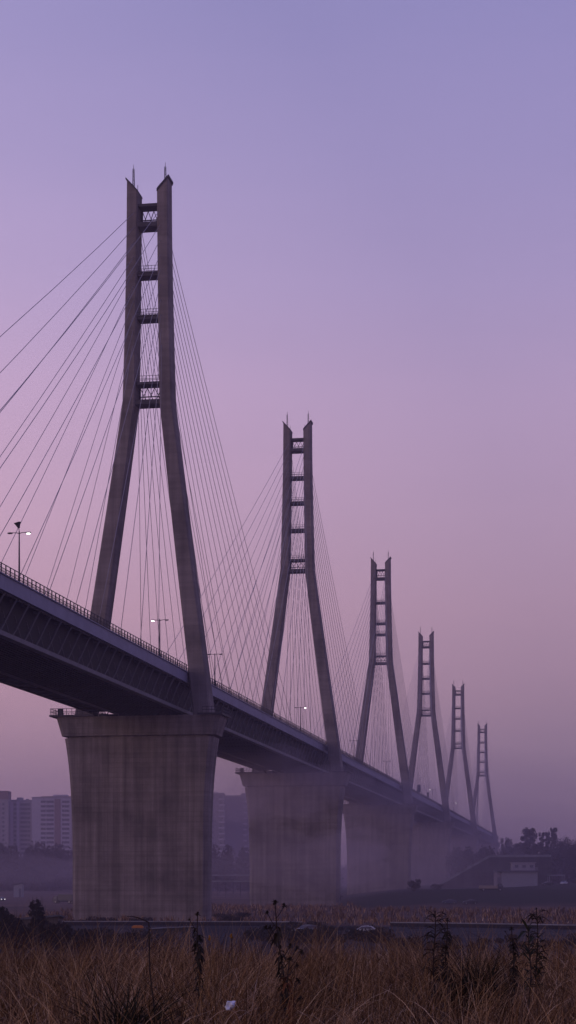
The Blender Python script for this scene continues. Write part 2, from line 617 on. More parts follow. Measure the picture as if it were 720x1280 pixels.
LEG = {}
BEAMS = {0: [(5, 9.8), (18.2, 20.0), (27.2, 29.0), (42.0, 46.7)],
         1: [(5, 9.2), (16.3, 18.0), (24.4, 26.0), (33.0, 34.7), (43.5, 47.6)],
         2: [(5, 9.7), (19.2, 20.6), (28.6, 30.0), (33.7, 35.0), (44.0, 48.0)],
         3: [(5.2, 9.3), (17.6, 19.0), (26.4, 27.8), (35.2, 36.6), (45.5, 49.4)],
         4: [(4.5, 8.2), (17.0, 18.3), (24.8, 26.1), (33.8, 35.1), (44.0, 48.0)],
         5: [(4.8, 8.6), (17.0, 18.3), (26.0, 27.3), (35.0, 36.3), (45.0, 49.0)]}
TOWERS = []
for i, s in enumerate(SVALS):
    x, y = on_bridge(s)
    lab = ['nearest and tallest looking concrete bridge tower at left, three beams below its top portal',
           'second bridge tower back from the camera, standing on the pier right of the biggest pier',
           'third bridge tower back, rising between the second tower and the hazier fourth',
           'fourth bridge tower back, slim and fading into purple haze',
           'fifth bridge tower back, faint in haze beside the farthest one',
           'farthest and smallest bridge tower, faintest in the haze above the trees'][i]
    root = thing('bridge_tower', lab, 'bridge tower', (x + .25, y, PIER_TOP), -TH, 'cable-stayed towers of the bridge')
    TOWERS.append(root)
    for sgn in (-1, 1):
        if i == 0:
            lg = leg_mesh(sgn, True).build('leg', M['tower'], root)
            cp = cap_mesh(sgn).build('leg_cap', M['tower_dark'], lg)
            an = antenna_mesh(sgn).build('antenna', M['rail'], root)
            wh = whip_mesh(sgn).build('lightning_rod', M['rail'], root)
            LEG[sgn] = [None, cp, an, wh]
        else:
            if LEG[sgn][0] is None:
                lg = LEG[sgn][0] = leg_mesh(sgn).build('leg', M['tower'], root)
            else:
                lg = share('leg', LEG[sgn][0], root)
            share('leg_cap', LEG[sgn][1], lg)
            share('antenna', LEG[sgn][2], root)
            share('lightning_rod', LEG[sgn][3], root)
    for k, (d0, d1) in enumerate(BEAMS[i]):
        crossbeam(root, TOWER_H - d0, TOWER_H - d1, k in (0, len(BEAMS[i]) - 1), k > 0)
    # access ladder on the inner face of the right leg
    ld = MB()
    for h in np.arange(66.5, TOWER_H - 5, .9):
        u = leg_edges(h)[0] - .06
        ld.bar((u - .12, -.35, h), (u - .12, .35, h), .06)
    for q in (-.35, .35):
        hs = np.arange(66, TOWER_H - 4.5, 4.0)
        for h0, h1 in zip(hs[:-1], hs[1:]):
            ld.bar((leg_edges(h0)[0] - .18, q, h0), (leg_edges(h1)[0] - .18, q, h1), .09)
    ld.build('ladder', M['rail'], root)
    # stays: ten a side in each of the two planes
    ext_near, ext_far = [(156, 138), (168, 130), (175, 120), (165, 135), (150, 130), (150, 70)][i]
    rad = [.056, .060, .066, .065, .055, .055][i]
    for side, ext in ((-1, ext_near), (1, ext_far)):
        for sg in (-1, 1):
            nk = (10 if side < 0 else 12) if i == 0 else 11
            for k in range(nk):
                h = TOWER_H - 6.8 - 27.5 / (nk - 1) * k
                e = leg_edges(h)
                v1 = side * (ext - (ext - 26) * k / (nk - 1))
                a = (sg * (e[0] * .75 + e[1] * .25), side * 2.0, h)
                b = (sg * 8.2, v1, 8.62)
                cable_obj(a, b, rad, root, sag=.012 * abs(v1) * (.6 if k < 5 else .3))

# piers
def pier_mesh():
    sh = MB()
    # shaft: wide flared head narrowing in a curve to the footing
    z_top, z_bot = -5.0, -(PIER_TOP) - 2.0
    def hw(z):
        t = min(1, max(0, (z_top - z) / 36.0))
        return 14.3 + 1.55 * (1 - t) ** 4
    def hv(z):
        t = min(1, max(0, (z_top - z) / 36.0))
        return 3.1 + .5 * (1 - t) ** 2.2
    rings = []
    for k in range(22):
        z = z_top + (z_bot - z_top) * (k / 21) ** 1.15
        rings.append(oct_ring(-hw(z), hw(z), -hv(z), hv(z), z, .75))
    sh.loft(rings)
    cap = MB()
    cap.loft([oct_ring(-15.1, 15.1, -3.1, 3.1, -5.0, .7), oct_ring(-15.1, 15.1, -3.1, 3.1, -4.62, .7)])
    cap.loft([oct_ring(-16.35, 16.35, -4.05, 4.05, -4.6, .8), oct_ring(-17.3, 17.3, -4.4, 4.4, -1.15, .8), oct_ring(-17.4, 17.4, -4.5, 4.5, -.62, .8)])
    return sh, cap


sh_o = cap_o = None
PLAB = ['broad flared concrete pier at left, biggest and nearest, under the nearest tower',
        'second flared concrete pier from the camera, right of the biggest one',
        'third flared concrete pier, paler in mist right of the second pier',
        'fourth bridge pier, half lost in mist behind the dark grassy mound',
        'fifth bridge pier, tiny and misty under the deck behind the approach ramp',
        'farthest bridge pier, hidden low in haze by the treeline']
for i, s in enumerate(SVALS):
    x, y = on_bridge(s, LC + (1.3 if i == 0 else .6))
    root = thing('bridge_pier', PLAB[i], 'bridge pier', (x, y, PIER_TOP), -TH, 'concrete piers under the bridge')
    if sh_o is None:
        a, b = pier_mesh()
        sh_o = a.build('shaft', M['pier'], root)
        cap_o = b.build('pier_cap', M['pier'], root)
        pl = MB()
        pl.box(-18.6, -9.0, -4.9, 4.9, -.61, -.25)
        pl_o = [pl.build('platform', M['tower_dark'], root)]
        pl = MB()
        pl.box(12.8, 18.0, -4.9, 4.9, -.61, -.25)
        pl_o.append(pl.build('platform', M['tower_dark'], root))
        rl = MB()
        rail_into(rl, [(-9.2, -4.7, -.25), (-18.4, -4.7, -.25), (-18.4, 4.7, -.25), (-9.2, 4.7, -.25)], 1.3, 1.1, .09)
        rl_o = [rl.build('platform_railing', M['rail'], root)]
        rl = MB()
        rail_into(rl, [(13.8, -4.7, -.25), (17.8, -4.7, -.25), (17.8, 4.7, -.25), (13.8, 4.7, -.25)], 1.3, 1.1, .09)
        rl_o.append(rl.build('platform_railing', M['rail'], root))
        bx = MB()
        bx.box(-17.0, -16.0, -4.2, -3.4, -.24, 1.1)
        bx_o = bx.build('equipment_box', M['lamp_metal'], root)
        be = MB()
        be.box(-.7, .7, -1.2, 1.2, -.63, .29)
        be.box(-1.0, 1.0, -1.5, 1.5, -.61, -.3)
        be_o = []
        for k, u in enumerate((-8.3, -4.0, 4.6)):
            o = be.build('bearing', M['tower_dark'], root) if k == 0 else share('bearing', be_o[0], root)
            o.location = (u, 0, 0)
            be_o.append(o)
    else:
        share('shaft', sh_o, root); share('pier_cap', cap_o, root)
        share('platform', pl_o[0], root); share('platform', pl_o[1], root); share('platform_railing', rl_o[0], root); share('platform_railing', rl_o[1], root); share('equipment_box', bx_o, root)
        for o in be_o:
            share('bearing', o, root, o.location)

# deck, one thing per span; heights over the pier top
D_TOP, F_BOT = 8.4, 6.3
ends = [95.0] + SVALS + [1790.0]
SLAB = ['nearest bridge deck span, running out of frame at left to the nearest tower',
        'bridge deck span between the nearest and second towers',
        'bridge deck span between the second and third towers',
        'bridge deck span between the third and fourth towers',
        'bridge deck span between the fourth and fifth towers',
        'bridge deck span between the fifth and the farthest towers',
        'last bridge deck span, running from the farthest tower into the trees']
for i in range(7):
    s0, s1 = ends[i], ends[i + 1]
    x, y = on_bridge(s0)
    Ls = s1 - s0 - .12
    root = thing('bridge_deck', SLAB[i], 'bridge deck', (x, y, PIER_TOP), -TH, 'deck spans of the bridge')
    m = MB(); m.box(-8.35, 8.35, 0, Ls, 7.6, D_TOP - .02)
    m.build('roadway', M['asphalt'], root)
    for sg in (-1, 1):
        m = MB()
        u0, u1 = sg * 8.36, sg * 8.75
        n = max(1, round(Ls / 12))
        for k in range(n):      # edge panels with open joints
            m.box(min(u0, u1), max(u0, u1), Ls * k / n + .02, Ls * (k + 1) / n - .02, F_BOT, D_TOP)
        m.box(min(sg * 8.2, sg * 8.95), max(sg * 8.2, sg * 8.95), 0, Ls, D_TOP + .003, D_TOP + .16)
        m.build('fascia', M['fascia'], root)
        # railing
        m = MB()
        u = sg * 8.6
        n = max(1, round(Ls / 2.0))
        for k in range(n + 1):
            v = Ls * k / n
            m.box(u - .07, u + .07, v - .09 if k else v, v + .09, D_TOP + .15, D_TOP + 1.62)
            if k < n and i < 3:
                for q in (.25, .5, .75):
                    vq = v + Ls / n * q
                    m.box(u - .02, u + .02, vq - .025, vq + .025, D_TOP + .2, D_TOP + .95)
        for zr, t in ((1.55, .10), (.98, .06), (.55, .05), (.28, .06)):
            m.box(u - .05, u + .05, 0, Ls, D_TOP + zr, D_TOP + zr + t)
        m.build('railing', M['rail'], root)
        # raking brackets under the overhang
        m = MB()
        n = max(1, round(Ls / 5.6))
        for k in range(n):
            v0, v1 = Ls * k / n, Ls * (k + 1) / n
            vm = (v0 + v1) / 2
            pts = []
            for q in range(6):
                t = q / 5
                pts.append((sg * (6.75 + .55 + 1.0 * t ** 1.8), v0 + .3 + (v1 - v0) * .85 * t ** .75, 1.0 + 5.3 * t))
            for a, b in zip(pts[:-1], pts[1:]):
                m.bar(a, b, .22, .26)
            m.bar((sg * 7.0, v1 - .2, 1.1), (sg * 7.0, v0 + 2.2, 4.2), .13, .16)
            m.bar((sg * 6.9, v0 + .25, 6.05), (sg * 8.4, v0 + .25, 6.15), .3, .4)
        m.box(min(sg * 6.72, sg * 7.45), max(sg * 6.72, sg * 7.45), .05, Ls - .05, .985, 1.12)
        m.box(min(sg * 7.9, sg * 8.3), max(sg * 7.9, sg * 8.3), .05, Ls - .05, 6.1, 6.29)
        m.build('edge_truss', M['bracket'], root)
        # bottom flange along the edge
        m = MB()
        n = max(1, round(Ls / 12))
        w0, w1 = (6.5, 7.7)
        for k in range(n):
            m.box(min(sg * w0, sg * w1), max(sg * w0, sg * w1), Ls * k / n + .015, Ls * (k + 1) / n - .015, .32, .98)
        m.build('bottom_chord', M['chord'], root)
    # box girder: webs and ribbed soffit
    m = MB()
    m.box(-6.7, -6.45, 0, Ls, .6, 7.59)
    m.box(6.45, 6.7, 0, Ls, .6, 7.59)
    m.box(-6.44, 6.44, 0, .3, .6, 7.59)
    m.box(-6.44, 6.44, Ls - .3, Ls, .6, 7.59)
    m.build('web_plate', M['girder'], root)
    m = MB()
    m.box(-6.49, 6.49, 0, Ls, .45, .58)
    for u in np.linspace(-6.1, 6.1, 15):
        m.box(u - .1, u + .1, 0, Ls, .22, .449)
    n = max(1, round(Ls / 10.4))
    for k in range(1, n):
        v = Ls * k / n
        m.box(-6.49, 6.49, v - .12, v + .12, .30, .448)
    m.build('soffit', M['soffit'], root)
    # service walkway hung on the far side, stopping short of the tower legs
    m = MB()
    w0 = 4.0
    m.box(-11.0, -7.72, w0, Ls - w0, .30, .62)
    m.box(-11.2, -11.003, w0, Ls - w0, -.02, .9)
    n = max(1, round(Ls / 5.2))
    for k in range(n):
        v = w0 + (Ls - 2 * w0) * (k + .5) / n
        m.box(-10.9, -7.73, v - .12, v + .12, .05, .299)
        m.bar((-10.6, v, .6), (-8.6, v, 6.5), .18)
    m.build('service_walkway', M['soffit'], root)
    if i:   # anchor shelf beside the leg, at the start of every span
        m = MB()
        m.add([(8.76, 2.9, 6.9), (10.1, 2.9, 7.6), (10.1, 2.9, 8.3), (8.76, 2.9, 8.3), (8.76, 9.5, 6.4), (9.5, 9.5, 7.3), (9.5, 9.5, 8.3), (8.76, 9.5, 8.3)],
              [(0, 1, 2, 3), (4, 7, 6, 5), (0, 4, 5, 1), (1, 5, 6, 2), (2, 6, 7, 3), (3, 7, 4, 0)])
        m.bar((9.9, 3.1, 8.3), (9.9, 3.1, 9.5), .1)
        m.bar((9.4, 9.3, 8.3), (9.4, 9.3, 9.5), .1)
        m.bar((9.9, 3.1, 9.5), (9.4, 9.3, 9.5), .1)
        m.build('maintenance_shelf', M['fascia'], root)

# street lamps on the deck edge
def make_lamp(label, depth, lit=None, horn=False):
    s = s_of(depth, LC - 8.0)
    x, y = on_bridge(s, LC - 8.0)
    root = thing('street_lamp', label, 'street lamp', (x, y, PIER_TOP + D_TOP + .35), -TH, 'street lamps along the bridge deck')
    m = MB()
    m.tube([(0, 0, -.36), (0, 0, .15)], .26, 10)
    m.tube([(0, 0, .14), (0, 0, 1.4), (0, 0, 7.6)], [.19, .14, .09], 10)
    m.build('post', M['lamp_metal'], root, True)
    for sg in (-1, 1):
        m = MB()
        m.tube([(0, 0, 7.3), (sg * .45, 0, 7.42), (sg * 1.2, 0, 7.45)], [.06, .055, .05], 8)
        arm = m.build('arm', M['lamp_metal'], root, True)
        m = MB()
        m.loft([[(sg * (1.0 + .75 * t), q * (.22 * math.sin(math.pi * (t * .8 + .1)) + .05), 7.38 + z * .10) for q, z in ((-1, 0), (-.7, 1), (.7, 1), (1, 0), (.7, -.6), (-.7, -.6))] for t in (0, .25, .5, .75, 1)])
        hd = m.build('lamp_head', M['lamp_metal'], root, True)
        m = MB()
        m.loft([[(sg * (1.12 + .52 * t), q * .15, 7.30 - (.10 if lit == sg else .03) * z) for q, z in ((-1, 0), (1, 0), (.7, 1), (-.7, 1))] for t in (0, 1)])
        m.build('lamp_glass', M['lit'] if lit == sg else M['lamp_glass'], hd)
    if horn:
        m = MB()
        m.tube([(0, 0, 7.5), (-.05, 0, 8.15)], .06, 8)
        m.tube([(-.05, 0, 8.1), (-.12, 0, 8.35), (-.24, 0, 8.8), (-.26, 0, 8.86)], [.16, .24, .46, .50], 12)
        m.bar((-.75, 0, 8.78), (.25, 0, 8.9), .22, .16)
        m.build('loudspeaker', M['lamp_metal'], root)


make_lamp('double street lamp at far left, loudspeaker on top, right head lit', 256.8, 1, True)
make_lamp('double street lamp between the legs of the nearest tower, left head lit', 343, -1)
make_lamp('double street lamp just right of the nearest tower leg, both heads dark', 395)
make_lamp('double street lamp between the legs of the second tower', 517, 1)
make_lamp('street lamp on the deck just right of the second tower leg', 640)
make_lamp('street lamp on the deck between the legs of the third tower', 750)
make_lamp('street lamp on the deck just past the third tower leg', 858)
make_lamp('street lamp on the deck between the legs of the fourth tower', 985, -1)
make_lamp('tiny street lamp on the deck between the fourth and fifth towers', 1150, 1)
make_lamp('tiny street lamp on the deck between the fifth and farthest towers', 1450, 1)

# signs on the deck edge
for depth, w, h, lab in ((900, .9, 3.6, 'tall dark sign panel on the deck edge before the fourth tower'),
                         (955, .5, 2.4, 'narrow dark sign panel on the deck edge, second and smaller one')):
    s = s_of(depth, LC - 8.0)
    x, y = on_bridge(s, LC - 8.0)
    root = thing('road_sign', lab, 'sign', (x, y, PIER_TOP + D_TOP), -TH, 'dark signs on the bridge deck')
    m = MB()
    m.tube([(0, 0, 0), (0, 0, h + 2.2)], .12, 8)
    m.build('post', M['lamp_metal'], root)
    m = MB()
    m.box(-w, w, -.28, -.13, 2.0, 2.0 + h)
    m.build('panel', M['car_dark'], root, bevel=.03)
    m = MB()
    m.box(-w, w, -.33, -.1, 2.05 + h, 2.3 + h)
    m.build('hood', M['lamp_glass'], root)

# ------------------------------------------------------------------ apartment blocks far behind
def window_part(root, src, loc):
    if src[0] is None:
        m = MB()
        w, h = src[1], src[2]
        m.box(-w / 2, w / 2, -.08, .06, -h / 2, h / 2)
        m.box(-w / 2 - .12, w / 2 + .12, -.16, -.02, -h / 2 - .22, -h / 2 - .06)
        o = m.build('window', M['window'], root)
        src[0] = o
        o.location = loc
    else:
        share('window', src[0], root, loc)


def apartment(label, px0, px1, ytop, depth, mat, deep, stripes, wcols, floor_h=3.3, wsize=(1.7, 1.5), balcs=(), top=None):
    a = place(px0, HY, depth); b = place(px1, HY, depth)
    W = b.x - a.x
    z0 = terrain((a.x + b.x) / 2, depth) - 1
    H = EYE + (HY - ytop) / F * depth - z0
    root = thing('apartment_block', label, 'apartment block', ((a.x + b.x) / 2, depth, z0), 0, 'apartment blocks in the hazy distance')
    m = MB(); m.box(-W / 2, W / 2, 0, deep, 0, H)
    m.build('wall', mat, root)
    m = MB()
    for x0, x1, y0, y1 in ((-W / 2 - .2, W / 2 + .2, -.2, .3), (-W / 2 - .2, W / 2 + .2, deep - .3, deep + .2), (-W / 2 - .2, -W / 2 + .3, .31, deep - .31), (W / 2 - .3, W / 2 + .2, .31, deep - .31)):
        m.box(x0, x1, y0, y1, H + .004, H + 1.1)
    m.build('parapet', M['block_grey'], root)
    m = MB()
    m.box(-W * .18, W * .05, deep * .3, deep * .7, H + .004, H + 3.0)
    m.box(W * .2, W * .3, deep * .4, deep * .6, H + .004, H + 2.0)
    m.build('stair_head', mat, root)
    for f0, f1, smat in stripes:
        m = MB(); m.box(-W / 2 + W * f0, -W / 2 + W * f1, -.35, -.003, 0, H - .3)
        m.build('wall_panel', smat, root)
    src = [None, *wsize]
    nf = int((H - 20) // floor_h)
    for k in range(nf):
        z = H - 2.4 - k * floor_h
        for c in wcols:
            window_part(root, src, (-W / 2 + W * c, 0, z))
    bsrc = None
    for c, bw in balcs:
        for k in range(nf):
            z = H - 4.0 - k * floor_h
            if bsrc is None:
                m = MB()
                m.box(-bw / 2, bw / 2, -1.5, -.02, -.2, 0)
                m.box(-bw / 2, bw / 2, -1.5, -1.38, .003, 1.05)
                m.box(-bw / 2, -bw / 2 + .1, -1.37, -.02, .003, 1.05)
                m.box(bw / 2 - .1, bw / 2, -1.37, -.02, .003, 1.05)
                bsrc = m.build('balcony', M['block_pale'], root)
                bsrc.location = (-W / 2 + W * c, 0, z)
            else:
                share('balcony', bsrc, root, (-W / 2 + W * c, 0, z))
    if top:
        m = MB(); m.box(W * top[0] - W / 2, W * top[1] - W / 2, .8, deep - .8, H + .005, H + top[2])
        m.build('roof_storey', M['block_rose'], root)
    return root


apartment('grey apartment block with a rose roof storey at the far left edge of the skyline', -34, 10.3, 1001, 1300, M['block_grey'], 16,
          [(.62, .76, M['block_pale'])], (.08, .2, .32, .44, .56, .86), top=(.45, .995, 7.4))
apartment('dull grey apartment block between the rose topped one and the pale block', 10.6, 39.7, 1001.5, 1310, M['block_grey'], 16,
          [(.08, .2, M['block_pale']), (.36, .46, M['block_pale'])], (.28, .56, .66, .76, .88))
apartment('pale lilac apartment block just left of the biggest pier', 40, 118, 998, 1290, M['block_pale'], 18,
          [(.36, .46, M['block_rose']), (.62, .70, M['block_grey'])], (.16, .20, .25, .29, .33, .50, .54, .58, .76), top=(.14, .7, 1.6))
apartment('apartment block with stacked balconies showing just right of the biggest pier', 238, 280, 993, 1290, M['block_dark'], 18, [], (.3, .48, .66, .9), balcs=((.56, 4.4), (.93, 2.6)), floor_h=4.2)
apartment('dark apartment block with a strip of pale balconies behind the second pier', 280.5, 345, 996, 1320, M['block_dark'], 20, [], (.52, .62, .7), balcs=((.40, 2.8),), floor_h=4.2)


# ------------------------------------------------------------------ trees
def leaf_cloud(blobs, n, size, seed):
    """quads scattered through a set of ellipsoid clumps; blobs = (centre, radii, weight)"""
    r = np.random.default_rng(seed)
    w = np.array([b[2] for b in blobs], float); w /= w.sum()
    idx = r.choice(len(blobs), n, p=w)
    c = np.array([b[0] for b in blobs])[idx]
    rad = np.array([b[1] for b in blobs])[idx]
    d = r.normal(size=(n, 3)); d /= np.linalg.norm(d, axis=1)[:, None]
    p = c + d * rad * (r.random(n) ** .45)[:, None]
    t = r.normal(size=(n, 3)); t[:, 2] = np.abs(t[:, 2]) + .3; t /= np.linalg.norm(t, axis=1)[:, None]
    q = np.cross(t, r.normal(size=(n, 3))); q /= np.linalg.norm(q, axis=1)[:, None]
    sz = size * (.5 + r.random(n))[:, None]
    a, b = t * sz, q * sz * .38
    v = np.stack([p - a * .5 - b * .2, p - b, p + a * .6, p + b], 1).reshape(-1, 3)
    f = np.arange(n * 4).reshape(n, 4)
    return v, f


def tree(label, px, ytop, depth, rad, kind='round', seed=0, mat=None, group='trees standing above the right-hand wood', name='bare_tree'):
    p = place(px, ytop, depth)
    gz = terrain(p.x, depth)
    H = p.z - gz
    root = thing(name, label, 'tree', (p.x, depth, gz), random.uniform(0, 6), group)
    r = random.Random(seed)
    m = MB()
    m.tube([(0, 0, -.3), (.05, 0, H * .3), (.1, .1, H * .6), (0, .1, H * .95)], [H * .022, H * .016, H * .010, H * .002], 7)
    blobs = []
    nl = 16
    for k in range(nl):
        t = .28 + .66 * k / nl
        a = k * 2.4 + r.uniform(-.3, .3)
        if kind == 'poplar':
            ln = rad * (1.0 - .55 * abs(t - .5)) * r.uniform(.7, 1.1); rise = H * .16
        else:
            ln = rad * math.sin(math.pi * min(1, (t - .12) / .95)) * r.uniform(.75, 1.15) + .3; rise = H * .11
        e = (math.cos(a) * ln, math.sin(a) * ln, min(H * .98, H * t + rise))
        m.tube([(0, .05, H * t), (e[0] * .55, e[1] * .55, H * t + rise * .4), e], [H * .006, H * .004, H * .0012], 5)
        br = rad * (.62 if kind == 'round' else .42) * r.uniform(.6, 1.2)
        blobs.append((e, (br, br, br * (1.0 if kind == 'round' else 1.9)), 1))
    blobs.append(((0, 0, H * .93), (rad * .3, rad * .3, H * .07), .6))
    blobs.append(((0, 0, H * .60), (rad * .85, rad * .85, H * .38), 6 if kind == 'round' else 9))
    m.build('trunk', M['bark'], root, True)
    v, f = leaf_cloud(blobs, int(5200 if kind == 'round' else 2600), H * .024, seed + 5)
    np_mesh('crown', v, f, mat or M['crown'], root)
    return root


tree('broad round bare tree, tallest in the wood at right', 660.5, 1037.5, 905, 3.3, 'round', 1)
tree('slim bare poplar, left of the two tall poplars at right', 677.5, 1042, 900, 1.3, 'poplar', 2)
tree('slim bare poplar, middle one of three at right', 684, 1041, 915, 1.3, 'poplar', 3)
tree('tall bare poplar, rightmost and tallest of three', 692, 1036, 905, 1.9, 'poplar', 4)
tree('small bare tree at the foot of the farthest tower', 633, 1050, 960, 2.9, 'poplar', 5)
tree('low bare tree between the farthest tower and the broad round tree', 647, 1055, 930, 3.0, 'round', 6)
tree('low rounded tree at the right edge of the wood', 703, 1051, 890, 4.5, 'round', 8)
tree('dark rounded tree at the right edge of the picture', 717, 1055, 870, 4.5, 'round', 9)
tree('small loose tree behind the flat roofed building', 672, 1056, 880, 3.0, 'round', 10)


def wood(name, x0, x1, d0, d1, n, hmin, hmax, seed, per=420):
    r = np.random.default_rng(seed)
    blobs = []
    for k in range(n):
        x = r.uniform(x0, x1); y = r.uniform(d0, d1)
        gz = terrain(x, y)
        h = r.uniform(hmin, hmax)
        w = h * r.uniform(.22, .34)
        for q in range(3):
            t = .35 + .25 * q
            blobs.append(((x + r.normal() * w * .35, y + r.normal() * w * .35, gz + h * t), (w * (1.05 - .25 * q), w * (1.05 - .25 * q), h * .26), 1))
        blobs.append(((x, y, gz + h * .15), (w, w, h * .2), .8))
    v, f = leaf_cloud(blobs, n * per, hmax * .06, seed)
    tag(np_mesh(name, v, f, M['wood']), 'far-off wood reading as one hazy mass', 'wood', kind='stuff')


wood('distant_wood', -330, 25, 960, 1090, 330, 15, 26, 21)
wood('distant_wood', 88, 420, 850, 1020, 520, 12, 19, 22)
wood('distant_wood', 20, 330, 1900, 2200, 300, 12, 22, 23, 160)
wood('distant_wood', -500, 80, 1700, 2000, 300, 12, 22, 24, 160)


def bush(label, px, ytop, depth, wpx, seed, mat=None, n=1400, spiky=False, group='dark bushes beside the road', name='bush'):
    p = place(px, ytop, depth)
    gz = terrain(p.x, depth)
    H = p.z - gz
    W = wpx / F * depth / 2
    root = thing(name, label, 'bush', (p.x, depth, gz), 0, group)
    r = random.Random(seed)
    m = MB(); blobs = []
    for k in range(9):
        a = k * 2.4
        e = (math.cos(a) * W * r.uniform(.3, .8), math.sin(a) * W * r.uniform(.2, .6), H * r.uniform(.35, .82))
        m.tube([(e[0] * .15, e[1] * .15, -.2), (e[0] * .6, e[1] * .6, e[2] * .5), e], [H * .02, H * .014, H * .004], 5)
        blobs.append((e, (W * .42, W * .35, H * .2), 1))
        if spiky:
            m.tube([e, (e[0] * 1.1, e[1] * 1.1, H * r.uniform(.85, 1.05))], [H * .006, H * .002], 4)
    blobs.append(((0, 0, H * .3), (W * .9, W * .6, H * .3), 2.5))
    m.build('branches', M['bark'], root)
    v, f = leaf_cloud(blobs, n * (2 if spiky else 1), max(.10, H * (.06 if spiky else .115)), seed)
    np_mesh('foliage', v, f, mat or M['bush'], root)


bush('big dark bush at the left edge above the grass', 10, 1133, 205, 52, 31, n=2600, spiky=True)
bush('slender dark bush with loose twigs left of the biggest pier', 46, 1122, 212, 30, 32, n=520, spiky=True)
bush('low dark bush at the foot of the biggest pier', 68, 1152, 200, 42, 33)
bush('low dark bush in front of the left corner of the biggest pier', 108, 1160, 205, 46, 34)
bush('dark rounded bush on the road edge between the two nearest piers', 291, 1139, 330, 44, 35, n=2000, spiky=True)
bush('dark wide bush below the second pier', 380, 1151, 285, 52, 36, n=1800)
bush('dark bush just left of the white car', 425, 1157, 278, 60, 37, n=1800)
bush('dark bush behind the white car', 468, 1158, 290, 34, 38, n=1300)
bush('low dark scrub hiding the rear of the white car', 446, 1161, 246, 22, 50, n=1100)
bush('low dark scrub at the front of the white car', 471, 1162, 244, 20, 51, n=900)
bush('low dark scrub in front of the grey car', 398, 1162, 250, 40, 52, n=1300)
bush('dark scrub left of the grey car', 352, 1157, 272, 34, 53, n=1300)
bush('low dark scrub between the pale roofed hut and the biggest pier\'s left corner', 150, 1163, 215, 40, 54, n=1300)
bush('low dark scrub at the road edge under the misty mound', 520, 1160, 300, 26, 55, n=900)
def scrub(px0, px1, d0, d1, n, hmin, hmax, seed):
    r = np.random.default_rng(seed)
    blobs = []
    for k in range(n):
        d = r.uniform(d0, d1); x = (r.uniform(px0, px1) - 360) / F * d
        h = r.uniform(hmin, hmax)
        blobs.append(((x, d, terrain(x, d) + h * .42), (h * r.uniform(.6, 1.3), h * .6, h * .5), 1))
    v, f = leaf_cloud(blobs, n * 230, .26, seed)
    tag(np_mesh('scrub', v, f, M['bush']), 'low tangled dark scrub along the near side of the road', 'scrub', kind='stuff')


scrub(-30, 196, 208, 246, 60, .9, 2.5, 71)
scrub(310, 486, 224, 262, 52, .8, 2.1, 72)
scrub(486, 740, 205, 232, 34, .6, 1.5, 73)
scrub(60, 190, 322, 345, 18, .6, 1.4, 74)
bush('little bare bush against the misty third pier', 518, 1098, 610, 22, 39, n=500, mat=M['crown'], group='bushes on the grassy mound')
bush('low bush under the second pier\'s right corner', 415, 1118, 560, 26, 40, n=600, mat=M['crown'], group='bushes on the grassy mound')
bush('small bush at the start of the approach ramp', 546, 1104, 640, 16, 41, n=500, mat=M['crown'], group='bushes on the grassy mound')

# ------------------------------------------------------------------ low buildings, ramp, vehicles
# approach ramp with parapet at right
r0 = place(536, 1112, 745); r1 = place(612, 1069, 745)
root = thing('approach_ramp', 'dark sloping approach ramp climbing to the right under the far towers', 'ramp', (r0.x, 745, r0.z - 6), 0)
dx, dz = r1.x - r0.x, r1.z - r0.z
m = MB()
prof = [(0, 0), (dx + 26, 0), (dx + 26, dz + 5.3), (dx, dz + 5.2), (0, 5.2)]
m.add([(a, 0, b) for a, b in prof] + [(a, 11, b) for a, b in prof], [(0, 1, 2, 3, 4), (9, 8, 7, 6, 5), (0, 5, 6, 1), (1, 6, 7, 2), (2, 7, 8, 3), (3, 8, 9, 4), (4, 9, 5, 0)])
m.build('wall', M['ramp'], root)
m = MB()
m.bar((0, -.12, 5.6), (dx, -.12, dz + 5.6), .3, .95)
m.bar((dx, -.12, dz + 5.6), (dx + 26, -.12, dz + 5.7), .3, .95)
m.build('parapet', M['barrier'], root)
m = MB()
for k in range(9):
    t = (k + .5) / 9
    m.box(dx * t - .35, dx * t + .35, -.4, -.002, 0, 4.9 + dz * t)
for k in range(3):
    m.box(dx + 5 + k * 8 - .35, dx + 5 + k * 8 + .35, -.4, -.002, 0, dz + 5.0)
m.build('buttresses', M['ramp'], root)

# white flat roofed building
p0, p1 = place(620, 1103.5, 700), place(672, 1103.5, 700)
W = p1.x - p0.x
gz = p0.z - .3
root = thing('low_building', 'low white flat roofed building with a roof railing below the trees at right', 'building', ((p0.x + p1.x) / 2, 700, gz), 0)
m = MB(); m.box(-W / 2 + 2.2, W / 2, 0, 10, -2, 4.7); m.build('wall', M['white'], root)
m = MB(); m.box(-W / 2 + .3, -W / 2 + 2.19, .6, 10, -2, 4.4); m.build('side_wall', M['block_dark'], root)
m = MB(); m.box(-W / 2, W / 2 + .3, -1.2, 10.3, 4.705, 5.2); rf = m.build('roof', M['roofing'], root)
m = MB(); rail_into(m, [(-W / 2 + 6, -.9, 5.2), (W / 2, -.9, 5.2), (W / 2, 9.8, 5.2)], 1.2, 1.6, .1)
m.build('roof_railing', M['white'], rf)
m = MB(); m.box(-W / 2 + 7, W / 2 - .5, 4, 9.5, 5.205, 8.2); m.box(-W / 2 + 6.6, W / 2 - .1, 3.6, 9.9, 8.204, 8.5)
m.build('roof_storey', M['block_grey'], rf)
m = MB()
for k in range(3):
    m.box(-W / 2 + 8 + k * 3, -W / 2 + 9.4 + k * 3, 3.9, 3.998, 6.2, 7.4)
m.build('window', M['window'], rf)
